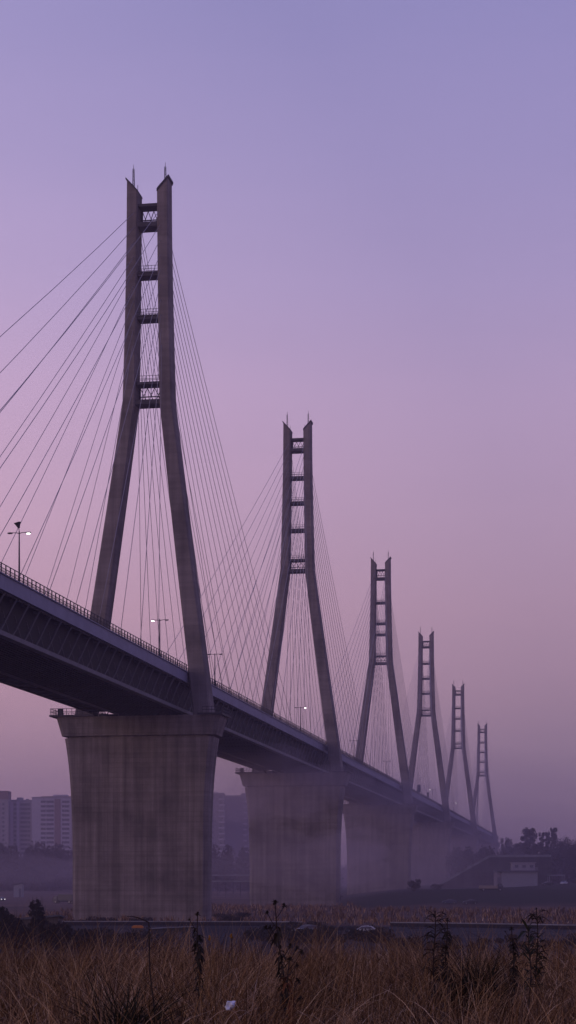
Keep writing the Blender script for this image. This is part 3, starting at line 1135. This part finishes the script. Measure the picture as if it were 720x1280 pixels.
m = MB(); m.box(-W / 2 + .6, -W / 2 + 1.9, .5, .597, 0, 2.4); m.build('door', M['window'], root)

# shed at left: plank lean-to
def shed(label, px0, px1, ytop, ybot, depth, mat, roofmat, name='shed'):
    a, b = place(px0, ybot, depth), place(px1, ytop, depth)
    W, H = b.x - a.x, b.z - a.z
    g = terrain((a.x + b.x) / 2, depth)
    z0 = min(a.z, g)
    H = b.z - z0
    root = thing(name, label, 'shed', ((a.x + b.x) / 2, depth, z0), 0)
    m = MB(); m.add([(-W / 2, 0, -.5), (W / 2, 0, -.5), (W / 2, 4, -.5), (-W / 2, 4, -.5), (-W / 2, 0, H * .82), (W / 2, 0, H * .95), (W / 2, 4, H * .85), (-W / 2, 4, H * .72)],
                    [(0, 3, 2, 1), (4, 5, 6, 7), (0, 1, 5, 4), (1, 2, 6, 5), (2, 3, 7, 6), (3, 0, 4, 7)])
    m.build('wall', mat, root)
    m = MB(); m.add([(-W / 2 - .3, -.5, H * .83), (W / 2 + .3, -.5, H * .97), (W / 2 + .3, 4.3, H * .87), (-W / 2 - .3, 4.3, H * .73), (-W / 2 - .3, -.5, H * .9), (W / 2 + .3, -.5, H * 1.03), (W / 2 + .3, 4.3, H * .93), (-W / 2 - .3, 4.3, H * .8)],
                    [(0, 3, 2, 1), (4, 5, 6, 7), (0, 1, 5, 4), (1, 2, 6, 5), (2, 3, 7, 6), (3, 0, 4, 7)])
    m.build('roof', roofmat, root)
    m = MB(); m.box(W * .1, W * .1 + 1.0, -.06, -.003, -.3, H * .6); m.build('door', M['window'], root)
    return root


shed('low dark plank shed left of the biggest pier', 24, 73, 1144, 1158, 232, M['plank'], M['roofing'])
shed('low pale blue roofed hut in front of the biggest pier', 189, 238, 1158, 1170, 240, M['car_dark'], M['tarp'], 'hut')
shed('tiny pale hut in the haze before the distant wood at left', 17, 28, 1103.5, 1109, 720, M['white'], M['roofing'], 'hut')

# dark low wall of stacked pallets with an orange cover, by the pier
a = place(172, 1157, 262)
root = thing('pallet_stack', 'low stack under a bright orange cover in front of the biggest pier', 'stack', (a.x, 262, terrain(a.x, 262)), 0)
m = MB()
for k in range(5):
    m.box(-.8 - .05 * (k % 2), .8, -.55, .55, .24 * k, .24 * k + .18)
m.build('pallets', M['plank'], root)
m = MB()
m.loft([[(u * w, v * w2, z) for u, v in ((-1, -1), (1, -1), (1, 1), (-1, 1))] for w, w2, z in ((.85, .6, 1.19), (.82, .55, 1.42), (.5, .3, 1.58))])
m.build('cover', M['orange'], root)


def wheel_parts(root, pts, rr, w):
    src = None
    for (x, y) in pts:
        if src is None:
            m = MB(); m.tube([(-w / 2, 0, 0), (w / 2, 0, 0)], rr, 18)
            src = m.build('wheel', M['tyre'], root)
            m = MB(); m.tube([(-w / 2 - .02, 0, 0), (w / 2 + .02, 0, 0)], rr * .58, 14)
            rim = m.build('rim', M['rim'], src)
            src.location = (x, y, rr)
            s0 = rim
        else:
            o = share('wheel', src, root, (x, y, rr))
            share('rim', s0, o)


def car(label, loc, rz, mat, lit=False, name='parked_car', group=None):
    """local y is the length of the car, front at +y"""
    root = thing(name, label, 'car', loc, rz, group)
    prof = [(-2.15, .35), (-2.2, .75), (-2.05, .95), (-1.75, 1.0), (-1.2, 1.40), (-.5, 1.48), (.25, 1.42), (.95, 1.0), (1.9, .86), (2.15, .68), (2.18, .35), (1.75, .22), (-1.75, .22)]
    m = MB(); m.prism(prof, -.86, .86)
    m.build('body', mat, root, bevel=.09)
    gl = [(-1.52, 1.04), (-1.08, 1.36), (-.48, 1.42), (.22, 1.37), (.78, 1.04)]
    for sx in (-.868, .848):
        m = MB(); m.prism(gl, sx, sx + .02); m.build('side_window', M['window'], root)
    m = MB(); m.add([(-.72, .98, 1.02), (.72, .98, 1.02), (.62, .34, 1.40), (-.62, .34, 1.40), (-.72, .99, 1.05), (.72, .99, 1.05), (.62, .35, 1.43), (-.62, .35, 1.43)],
                    [(0, 3, 2, 1), (4, 5, 6, 7), (0, 1, 5, 4), (1, 2, 6, 5), (2, 3, 7, 6), (3, 0, 4, 7)])
    m.build('windscreen', M['window'], root)
    for sx in (-.62, .62):
        m = MB(); m.box(sx - .18, sx + .18, 2.12, 2.2, .62, .78); m.build('headlight', M['head_lit'] if lit else M['head'], root, bevel=.02)
    wheel_parts(root, ((-.78, 1.35), (.78, 1.35), (-.78, -1.3), (.78, -1.3)), .32, .22)
    return root


def truck(label, loc, rz, cabmat, boxmat, lit=False, length=7.0, flat=False):
    root = thing('parked_truck', label, 'truck', loc, rz)
    m = MB(); m.prism([(length / 2 - 1.9, .5), (length / 2 - 1.9, 2.5), (length / 2 - .7, 2.55), (length / 2 - .15, 1.6), (length / 2, 1.4), (length / 2, .5)], -1.1, 1.1)
    m.build('cab', cabmat, root, bevel=.08)
    m = MB(); m.prism([(length / 2 - 1.5, 1.6), (length / 2 - 1.5, 2.3), (length / 2 - .85, 2.3), (length / 2 - .35, 1.6)], -1.115, 1.115)
    m.build('side_window', M['window'], root)
    m = MB(); m.box(-1.2, 1.2, -length / 2, length / 2 - 2.05, .9, 1.9 if flat else 3.1)
    m.build('cargo_box', boxmat, root, bevel=.05)
    m = MB(); m.box(-.5, .5, -length / 2 + .1, length / 2 - .1, .55, .89); m.build('chassis', M['tyre'], root)
    for sx in (-.8, .8):
        m = MB(); m.box(sx - .16, sx + .16, length / 2 - .03, length / 2 + .05, .7, .9); m.build('headlight', M['head_lit'] if lit else M['head'], root)
    wheel_parts(root, ((-.95, length / 2 - 1.1), (.95, length / 2 - 1.1), (-.95, -length / 2 + 1.3), (.95, -length / 2 + 1.3)), .48, .3)
    return root


def at(px, depth, dz=0.0):
    x = (px - 360) / F * depth
    return (x, depth, terrain(x, depth) + dz)


car('white car half hidden by the grass tops beside the dark bushes', at(455, 262, .03), R(82), M['car_white'])
car('grey car between the dark bushes below the second pier', at(383, 268, .03), R(120), M['car_grey'])
car('dark blue car parked at the foot of the grassy mound', at(562, 520), R(88), M['car_blue'], name='parked_car')
car('dark car parked right of the dark blue one below the mound', at(588, 518), R(92), M['car_dark'])
truck('beige box truck parked in front of the approach ramp', at(614, 590), R(-90), M['car_dark'], M['car_beige'], length=8.0, flat=True)
car('small pale car parked right of the white flat roofed building', at(705, 690), R(150), M['car_white'])
car('dark car parked beside the open carport', at(684, 680), R(100), M['car_dark'])
car('distant car with lit headlights at the left edge', at(2, 640), R(205), M['car_dark'], lit=True, name='moving_car')
truck('dark truck standing at the left edge of the biggest pier', at(80, 590), R(70), M['car_dark'], M['car_dark'], length=7.5)

# open carport by the white building
c = at(696, 700)
root = thing('carport', 'open carport with a pale roof edge right of the white building', 'carport', c, 0)
m = MB()
for sx in (-2.9, 2.9):
    for sy in (0, 5):
        m.box(sx - .1, sx + .1, sy - .1, sy + .1, -.3, 3.6)
m.build('posts', M['white'], root)
m = MB(); m.box(-3.2, 3.2, -.4, 5.4, 3.605, 3.95); m.build('roof', M['white'], root)

# field guard rail between the two nearest piers
for label, ypx, dep in (('pale guard rail across the field between the two nearest piers, upper one', 1093.5, 840), ('pale guard rail across the field between the two nearest piers, lower one', 1101, 700)):
    a = place(262, ypx, dep); b = place(330, ypx, dep)
    root = thing('guard_rail', label, 'guard rail', (a.x - 15, dep, a.z - 1.4), 0, 'guard rails in the misty field')
    m = MB(); m.bar((0, 0, 1.2), (b.x - a.x + 30, 0, 1.25), .1, .5); m.build('beam', M['barrier'], root)
    m = MB()
    for k in range(18):
        xx = (b.x - a.x + 29.6) * k / 17 + .2
        gz = terrain(a.x - 15 + xx, dep) - (a.z - 1.4)
        m.box(xx - .08, xx + .08, .06, .2, gz - .3, 1.3)
    m.build('posts', M['rail'], root)

# ------------------------------------------------------------------ foreground: dry grass, weeds, litter
def blades(n, xr, yr, hmin, hmax, wmin, wmax, seed, bend=(.1, .7), clump=True, seg=5, hscale=None, flow=False):
    r = np.random.default_rng(seed)
    x = r.uniform(*xr, n); y = r.uniform(yr[0], yr[1], n)
    if clump:
        nc = n // 34
        cx = r.uniform(*xr, nc); cy = r.uniform(yr[0], yr[1], nc)
        k = r.integers(0, nc, n)
        tight = r.random(n) < .72
        x = np.where(tight, cx[k] + r.normal(size=n) * .10, x)
        y = np.where(tight, cy[k] + r.normal(size=n) * .10, y)
        ch = (.75 + .5 * r.random(nc))[k]
        lean = r.uniform(0, 2 * np.pi, nc)[k]
    else:
        ch = np.ones(n); lean = r.uniform(0, 2 * np.pi, n)
    z = np.array([terrain(a, b) for a, b in zip(x, y)]) - .03
    h = r.uniform(hmin, hmax, n) * ch
    if hscale is not None:
        h = h * hscale(x, y)
    w = r.uniform(wmin, wmax, n)
    az = lean + r.normal(size=n) * .9
    if flow:
        f_ = np.array([mnoise.noise(Vector((a * .55, b * .35, 4))) for a, b in zip(x, y)])
        az = np.where(r.random(n) < .6, f_ * 6.0 + r.normal(size=n) * .5, az)
        h = h * (1 + .75 * np.array([mnoise.noise(Vector((a * .9, b * .5, 8))) for a, b in zip(x, y)]))
    bd = r.uniform(*bend, n) ** 1.3
    d = np.stack([np.cos(az), np.sin(az)], 1)
    fa = r.uniform(-.9, .9, n)                  # blade width roughly across the view
    sd = np.stack([np.cos(fa), np.sin(fa)], 1)
    V = np.zeros((n, (seg + 1) * 2, 3), np.float32)
    for i in range(seg + 1):
        t = i / seg
        ang = bd * 1.9 * t
        rr = h * t * np.sin(ang) * .8
        zz = h * t * np.cos(ang * .8)
        ww = w * (1 - t * .85) * .5
        V[:, 2 * i, 0] = x + d[:, 0] * rr - sd[:, 0] * ww
        V[:, 2 * i, 1] = y + d[:, 1] * rr - sd[:, 1] * ww
        V[:, 2 * i, 2] = z + zz
        V[:, 2 * i + 1, 0] = x + d[:, 0] * rr + sd[:, 0] * ww
        V[:, 2 * i + 1, 1] = y + d[:, 1] * rr + sd[:, 1] * ww
        V[:, 2 * i + 1, 2] = z + zz
    base = (np.arange(n) * (seg + 1) * 2)[:, None]
    q = np.array([(2 * i, 2 * i + 1, 2 * i + 3, 2 * i + 2) for i in range(seg)])
    Q = (base[:, :, None] + q[None]).reshape(-1, 4)
    return V.reshape(-1, 3), Q


def merge(lst):
    vs, qs, o = [], [], 0
    for v, q in lst:
        vs.append(v); qs.append(q + o); o += len(v)
    return np.concatenate(vs), np.concatenate(qs)


v, q = merge([blades(40000, (-7.5, 7.5), (8.0, 28.5), .30, .78, .005, .012, 41, (.2, 1.1), flow=True),
              blades(19000, (-7.5, 7.5), (8.0, 28.5), .55, 1.0, .006, .014, 46, (.6, 1.35), seg=7, flow=True),
              blades(7000, (-7.5, 7.5), (9.0, 28.5), .60, .98, .004, .008, 42, (.1, .6)),
              blades(9000, (-16, -7.5), (6, 30), .4, .9, .007, .014, 43),
              blades(9000, (7.5, 16), (6, 30), .4, .9, .007, .014, 44),
              blades(14000, (-18, 18), (28.5, 44), .4, .85, .01, .018, 45)])
tag(np_mesh('dry_grass', v, q, M['grass']), 'dense dry brown grass filling the foreground', 'grass', kind='stuff')
v, q = blades(480, (-5.5, 5.5), (10, 24), .65, 1.0, .006, .011, 47, (.65, 1.2), clump=False, seg=9)
tag(np_mesh('straw_stalks', v, q, M['straw']), 'long pale bent straws scattered over the dry grass', 'grass', kind='stuff')
# rough grass and scrub over the plain between the mound and the piers
v, q = merge([blades(16000, (-60, 110), (322, 470), .5, 1.5, .10, .22, 48, (.1, .6), seg=3),
              blades(2500, (-30, 20), (470, 560), .5, 1.3, .14, .28, 49, (.1, .6), seg=3)])
tag(np_mesh('field_grass', v, q, M['grass']), 'rough brown field grass between the road and the piers', 'grass', kind='stuff')


def tuft(label, px, depth, n, seed, h=.55):
    x = (px - 360) / F * depth
    root = thing('grass_tuft', label, 'grass tuft', (x, depth, terrain(x, depth)), 0)
    r = np.random.default_rng(seed)
    parts = MB()
    for k in range(n):
        a = r.uniform(0, 6.28); b = r.uniform(.2, 1.2); hh = h * r.uniform(.7, 1.3); w = .007
        pr = None
        bx, by = r.normal() * .10, r.normal() * .08
        vs = []
        for i in range(6):
            t = i / 5
            rr = hh * t * math.sin(b * 1.5 * t); zz = hh * t * math.cos(b * 1.1 * t)
            ww = w * (1 - .85 * t)
            vs += [(bx + math.cos(a) * rr - ww, by + math.sin(a) * rr, zz), (bx + math.cos(a) * rr + ww, by + math.sin(a) * rr, zz)]
        parts.add(vs, [(2 * i, 2 * i + 1, 2 * i + 3, 2 * i + 2) for i in range(5)])
    me = parts.build('blades', M['grass_dark'], root)


tuft('dark drooping grass tuft in the pale grass at right', 598, 18.0, 420, 61, .70)
tuft('dark green grass tuft low in the grass left of the white litter', 158, 13.5, 260, 62, .75)


def leaf(mb, base, direction, length, width, droop=.4):
    d = Vector(direction).normalized()
    s = d.cross(Vector((0, 0, 1)))
    if s.length < .01: s = Vector((1, 0, 0))
    s.normalize()
    b = Vector(base)
    vs = []
    for i in range(5):
        t = i / 4
        p = b + d * length * t + Vector((0, 0, -droop * length * t * t))
        w = width * math.sin(math.pi * (.08 + .9 * t)) * .5
        up = Vector((0, 0, width * .25 * math.sin(math.pi * t)))
        vs += [p - s * w + up, p, p + s * w + up]
    fs = []
    for i in range(4):
        o = i * 3
        fs += [(o, o + 1, o + 4, o + 3), (o + 1, o + 2, o + 5, o + 4)]
    mb.add(vs, fs)


def weed(label, px, ytop, depth, style, seed, lean=(0, 0), leafmat='weed_leaf'):
    p = place(px, ytop, depth)
    g = terrain(p.x, depth)
    H = p.z - g
    root = thing('dead_weed', label, 'weed', (p.x - lean[0], depth, g - .02), 0, 'tall dead weeds above the grass')
    r = random.Random(seed)
    st = MB(); lv = MB(); hd = MB()
    def stem_pt(t):
        return Vector((lean[0] * t * t + .012 * math.sin(t * 9 + seed), lean[1] * t * t + .01 * math.cos(t * 7), H * t))
    st.tube([stem_pt(i / 9) for i in range(10)], [.011 * (1 - .6 * i / 9) for i in range(10)], 6)
    if style == 'dock':         # upright stem with leaf whorls all the way, seed head on top
        for k in range(110):
            t = r.uniform(.42, .90)
            a = r.uniform(0, 6.28)
            leaf(lv, stem_pt(t), (math.cos(a), math.sin(a), r.uniform(-.4, .5)), r.uniform(.035, .08), r.uniform(.016, .034), r.uniform(.2, 1.3))
        tops = [(stem_pt(1), .026)]
        q = stem_pt(.9) + Vector((-.07, 0, .07))
        st.tube([stem_pt(.86), q], [.004, .003], 5); tops.append((q, .012))
    elif style == 'branched':   # several side stems each with a dark head
        tops = [(stem_pt(1), .032)]
        for k in range(7):
            t = .50 + .065 * k
            a = r.choice((0, 3.14)) + r.uniform(-.7, .7)
            ln = r.uniform(.05, .13)
            e = stem_pt(t) + Vector((math.cos(a) * ln, math.sin(a) * ln, ln * r.uniform(.9, 1.6)))
            st.tube([stem_pt(t), stem_pt(t).lerp(e, .5) + Vector((0, 0, -.012)), e], [.004, .0035, .003], 5)
            tops.append((e, r.uniform(.018, .03)))
        for k in range(64):
            t = r.uniform(.3, .85)
            a = r.uniform(0, 6.28)
            leaf(lv, stem_pt(t), (math.cos(a), math.sin(a), r.uniform(-.6, .4)), r.uniform(.04, .10), r.uniform(.016, .034), r.uniform(.3, 1.2))
    elif style == 'thistle':    # long upswept narrow leaves
        tops = [(stem_pt(1), .012)]
        for k in range(60):
            t = r.uniform(.42, .97)
            a = r.choice((0, 3.14)) + r.uniform(-1.0, 1.0)
            leaf(lv, stem_pt(t), (math.cos(a), math.sin(a), r.uniform(.3, 1.5)), r.uniform(.09, .22), r.uniform(.018, .034), r.uniform(.1, 1.2))
    else:                       # bent dry stalk
        tops = []
        e = stem_pt(1)
        pts = [e + Vector((-.10 * t * 3, 0, .05 * math.sin(t * 3.0))) for t in (0, .15, .3, .45, .6)]
        st.tube([stem_pt(.97)] + pts, [.006, .006, .006, .005, .004, .003], 5)
        for k in range(8):
            a = r.uniform(0, 6.28)
            leaf(lv, stem_pt(r.uniform(.5, .95)), (math.cos(a), math.sin(a), .2), .08, .014, .8)
    st_o = st.build('stem', M['stem'], root, True)
    lv.build('foliage', M[leafmat], root)
    for c, rad in tops:
        hd = MB()
        for k in range(20):
            a = r.uniform(0, 6.28); b = r.uniform(-.6, 1.4)
            leaf(hd, c + Vector((0, 0, -rad * .3)), (math.cos(a) * math.cos(b), math.sin(a) * math.cos(b), math.sin(b)), rad * r.uniform(.9, 1.4), rad * .6, .1)
        hd.build('seed_head', M['weed_leaf'], st_o)


weed('tall dark leafy weed left of the two nearest piers\' gap, one knob at its tip', 248, 1139, 15.5, 'dock', 3)
weed('tallest dark weed, branched with several seed heads below the second pier', 343, 1124, 15.0, 'branched', 4, (-.10, 0))
weed('thin bent dry stalk in front of the biggest pier', 184, 1150, 14.5, 'bent', 5, (-.06, 0))
weed('leafy thistle-like weed under the dark grassy mound', 543, 1137, 17.0, 'thistle', 6, (.0, 0))
weed('dark short weed close right of the leafy thistle-like one', 558, 1147, 17.5, 'dock', 12, (0, 0))
weed('spiky dark weed with upswept leaves at right', 671, 1133, 17.0, 'thistle', 7, (.0, 0))
weed('short dark weed just left of the spiky one at right', 641, 1158, 17.3, 'dock', 8)
weed('thin green leafed weed between the two right-hand weeds', 662, 1156, 16.6, 'thistle', 9, (0, 0), 'weed_green')
weed('rust leafed weed low beside the tallest branched weed', 362, 1196, 14.6, 'branched', 10, (.02, 0), 'rust_leaf')
for k, (px, y_, lab) in enumerate(((262, 1171, 'yellow flower head left of its taller twin'), (289, 1168, 'taller yellow flower head between the two dark weeds'))):
    p = place(px, y_, 21)
    g = terrain(p.x, 21)
    root = thing('yellow_flower', lab, 'flower', (p.x, 21, g), 0, 'yellow flowers at the back of the grass')
    m = MB(); m.tube([(0, 0, 0), (.01, 0, (p.z - g) * .5), (0, 0, p.z - g)], .004, 5); m.build('stem', M['stem'], root)
    m = MB(); r = random.Random(k)
    for j in range(26):
        a = r.uniform(0, 6.28); b = r.uniform(-.2, 1.4)
        leaf(m, (0, 0, p.z - g - .05 * r.random()), (math.cos(a) * math.cos(b), math.sin(a) * math.cos(b), math.sin(b)), r.uniform(.02, .04), .022, .1)
    m.build('petals', M['yellow'], root)

# crumpled white litter caught on the grass
p = place(288, 1257, 11.6)
m = MB()
bm = bmesh.new()
bmesh.ops.create_cube(bm, size=.05)
bmesh.ops.subdivide_edges(bm, edges=bm.edges[:], cuts=4, use_grid_fill=True)
for vv in bm.verts:
    c = vv.co.copy()
    d = Vector((mnoise.noise(c * 38 + Vector((3, 1, 7))), mnoise.noise(c * 38 + Vector((13, 5, 2))), mnoise.noise(c * 38 + Vector((31, 8, 4)))))
    vv.co += d * .017 + c.normalized() * mnoise.noise(c * 95) * .006
    vv.co.x += .25 * c.z
    if c.z < -.005: vv.co.z += .02 * max(0, c.x * 30)
bmesh.ops.triangulate(bm, faces=bm.faces[:])
me = bpy.data.meshes.new('paper_litter')
bm.to_mesh(me); bm.free()
me.materials.append(M['paper'])
lit_ = bpy.data.objects.new('paper_litter', me); COL.objects.link(lit_)
lit_.location = p
tag(lit_, 'crumpled white scrap of paper caught on the grass at the bottom edge', 'litter')
# the long arching straws that carry it
m = MB()
gx = terrain(p.x, p.y)
for e0, e1 in (((-.42, .05), (.06, .0)), ((-.25, -.05), (.14, .02)), ((.22, .1), (-.05, 0))):
    pts = []
    for i in range(11):
        t = i / 10
        xx = e0[0] + (e1[0] - e0[0]) * t
        pts.append((p.x + xx, p.y + e0[1] + (e1[1] - e0[1]) * t, gx + (p.z - gx - .03) * math.sin(t * 1.9) / math.sin(1.57)))
    m.tube(pts, [.004 * (1 - .07 * i) for i in range(11)], 5)
tag(m.build('straw_arch', M['straw'], smooth_=True), 'pale arching straws holding up the white paper scrap', 'grass', kind='stuff')

# ------------------------------------------------------------------ air
HAZE = .00030
m = MB(); m.box(-1700, 1700, -120, 3100, -4, 178)
hz = m.build('haze', M['ground'])
hm = bpy.data.materials.new('haze_air'); hm.use_nodes = True
nt = hm.node_tree
nt.nodes.clear()
out = nt.nodes.new('ShaderNodeOutputMaterial')
vol = nt.nodes.new('ShaderNodeVolumePrincipled')
vol.inputs['Color'].default_value = (.78, .66, .83, 1)
vol.inputs['Density'].default_value = HAZE
vol.inputs['Anisotropy'].default_value = 0.0
nt.links.new(vol.outputs[0], out.inputs['Volume'])
hz.data.materials[0] = hm
tag(hz, kind='stuff')
hz['label'] = 'thin purple dusk haze filling the air'

# low mist lying along the foot of the bridge behind the nearest pier
mv, mf = [], []
secs = np.linspace(0, 1, 26)
NP = 28
for i, t in enumerate(secs):
    yy = 395 + 1450 * t
    env = min(1, (t + .004) * 14) ** .5 * min(1, (1.004 - t) * 6) ** .5
    cx = yy * .165 - 92 - 10 * (1 - t)
    for k in range(NP):
        a = 2 * math.pi * k / NP
        wob = 1 + .22 * mnoise.noise(Vector((yy * .006, math.cos(a) * 1.6, math.sin(a) * 1.6)))
        mv.append((cx + math.cos(a) * (125 + 150 * t) * env * wob, yy, 3 + math.sin(a) * (50 + 6 * t) * env * wob))
for i in range(len(secs) - 1):
    for k in range(NP):
        mf.append((i * NP + k, i * NP + (k + 1) % NP, (i + 1) * NP + (k + 1) % NP, (i + 1) * NP + k))
mf.append(tuple(range(NP))[::-1]); mf.append(tuple((len(secs) - 1) * NP + k for k in range(NP)))
mm = MB(); mm.v = mv; mm.f = mf
mo = mm.build('mist', M['ground'])
mo.data.materials[0] = hm2 = hm.copy()
pv = next(n for n in hm2.node_tree.nodes if n.type == 'PRINCIPLED_VOLUME')
pv.inputs['Density'].default_value = .00046
pv.inputs['Color'].default_value = (.70, .57, .68, 1)
tag(mo, 'low purple mist lying round the feet of the farther piers', kind='stuff')


def wisp(cx, cy, cz, rx, ry, rz_, dens, seed):
    bm = bmesh.new()
    bmesh.ops.create_icosphere(bm, subdivisions=4, radius=1)
    for vv in bm.verts:
        n_ = 1 + .55 * mnoise.noise(vv.co * 1.5 + Vector((seed, 2, 5))) + .25 * mnoise.noise(vv.co * 3.6 + Vector((1, seed, 5)))
        vv.co = Vector((vv.co.x * rx * n_, vv.co.y * ry * n_, vv.co.z * rz_ * n_))
    me = bpy.data.meshes.new('mist_wisp'); bm.to_mesh(me); bm.free()
    m2 = hm2.copy()
    p2 = next(n for n in m2.node_tree.nodes if n.type == 'PRINCIPLED_VOLUME')
    p2.inputs['Density'].default_value = dens
    p2.inputs['Color'].default_value = (.88, .74, .84, 1)
    me.materials.append(m2)
    o = bpy.data.objects.new('mist_wisp', me); COL.objects.link(o)
    o.location = (cx, cy, cz)
    tag(o, 'patch of thin drifting mist under the bridge', kind='stuff')


for px, yy, dep, rx, ry, rz_, dn, sd_ in ((330, 985, 480, 22, 40, 10, .0060, 1), (395, 1075, 500, 26, 40, 9, .0036, 2), (445, 1000, 690, 30, 50, 11, .0044, 3),
                                          (500, 1080, 720, 44, 60, 15, .0016, 4), (560, 1075, 900, 60, 80, 20, .0012, 5), (30, 1088, 800, 60, 60, 7, .0022, 6)):
    q = place(px, yy, dep)
    wisp(q.x, q.y, q.z, rx, ry, rz_, dn, sd_)

# ------------------------------------------------------------------ sky
def lin(c):
    return tuple((v / 255 / 12.92) if v / 255 <= .04045 else ((v / 255 + .055) / 1.055) ** 2.4 for v in c)


w = bpy.data.worlds.new('World'); scene.world = w
w.use_nodes = True
nt = w.node_tree
bg = nt.nodes['Background']
L = nt.links
tc = nt.nodes.new('ShaderNodeTexCoord')
sep = nt.nodes.new('ShaderNodeSeparateXYZ')
L.new(tc.outputs['Generated'], sep.inputs[0])
SKY = [(0.0, (142, 116, 146)), (.02, (154, 124, 151)), (.06, (173, 138, 162)), (.10, (189, 149, 171)), (.15, (202, 161, 184)), (.20, (206, 169, 197)),
       (.26, (205, 173, 208)), (.32, (193, 170, 213)), (.38, (179, 163, 211)), (.45, (166, 156, 208)), (.7, (128, 128, 186)), (1.0, (105, 108, 168))]
sr = ramp(nt, [(p, lin(c)) for p, c in SKY], sep.outputs['Z'])
glow = nt.nodes.new('ShaderNodeVectorMath'); glow.operation = 'DOT_PRODUCT'
ga = R(-32)
L.new(tc.outputs['Generated'], glow.inputs[0]); glow.inputs[1].default_value = (math.sin(ga), math.cos(ga), 0)
mr = nt.nodes.new('ShaderNodeMapRange')
mr.inputs['From Min'].default_value = -1; mr.inputs['From Max'].default_value = 1
L.new(glow.outputs['Value'], mr.inputs['Value'])
gr = ramp(nt, [(0, (.48, .49, .62)), (.5, (.58, .59, .74)), (.78, (.76, .77, .86)), (.88, (.755, .775, .825)), (.96, (1.06, 1.03, 1.0)), (1, (1.14, 1.09, 1.04))], mr.outputs[0])
mx = N(nt, 'ShaderNodeMix', data_type='RGBA', blend_type='MULTIPLY'); mx.inputs['Factor'].default_value = 1
L.new(sr.outputs['Color'], mx.inputs[6]); L.new(gr.outputs['Color'], mx.inputs[7])
smap = N(nt, 'ShaderNodeMapping', Scale=(1.6, 1.6, 9.0)); L.new(tc.outputs['Generated'], smap.inputs['Vector'])
sn = N(nt, 'ShaderNodeTexNoise', Scale=1.6, Detail=5.0, Roughness=.55); L.new(smap.outputs[0], sn.inputs['Vector'])
snr = ramp(nt, [(.3, (.965, .968, .975)), (.7, (1.03, 1.02, 1.015))], sn.outputs['Fac'])
mx_ = N(nt, 'ShaderNodeMix', data_type='RGBA', blend_type='MULTIPLY'); mx_.inputs['Factor'].default_value = 1
L.new(mx.outputs[2], mx_.inputs[6]); L.new(snr.outputs['Color'], mx_.inputs[7])
mx = mx_
sky = nt.nodes.new('ShaderNodeTexSky')
sky.sky_type = 'NISHITA'
sky.sun_disc = False
SUN_EL, SUN_AZ = R(9.0), R(-128)     # azimuth clockwise from the view axis: low, behind the camera at the left
sky.sun_elevation = SUN_EL
sky.sun_rotation = SUN_AZ
ad = N(nt, 'ShaderNodeMix', data_type='RGBA', blend_type='ADD'); ad.inputs['Factor'].default_value = .01
L.new(mx.outputs[2], ad.inputs[6]); L.new(sky.outputs[0], ad.inputs[7])
L.new(ad.outputs[2], bg.inputs['Color'])
bg.inputs['Strength'].default_value = 1.0

sun = bpy.data.lights.new('sun', 'SUN')
sun.energy = .36
sun.angle = R(24)
sun.color = (1.0, .70, .54)
so = bpy.data.objects.new('sun', sun); COL.objects.link(so)
sd = Vector((math.sin(SUN_AZ) * math.cos(SUN_EL), math.cos(SUN_AZ) * math.cos(SUN_EL), math.sin(SUN_EL)))
so.rotation_euler = sd.to_track_quat('Z', 'Y').to_euler()

# ------------------------------------------------------------------ camera
cam = bpy.data.cameras.new('camera')
cam.sensor_fit = 'AUTO'
cam.sensor_width = 36
cam.lens = F / 1280 * 36
cam.shift_y = (HY - 640) / 1280
cam.clip_start = .5
cam.clip_end = 8000
co = bpy.data.objects.new('camera', cam); COL.objects.link(co)
co.location = (0, 0, EYE)
co.rotation_euler = (R(90), 0, 0)
scene.camera = co

vs_ = scene.view_settings
vs_.view_transform = 'Standard'; vs_.look = 'None'; vs_.exposure = 0; vs_.gamma = 1; vs_.use_curve_mapping = False
scene.render.engine = 'CYCLES'
scene.cycles.use_denoising = True
scene.cycles.max_bounces = 6
scene.cycles.volume_bounces = 1
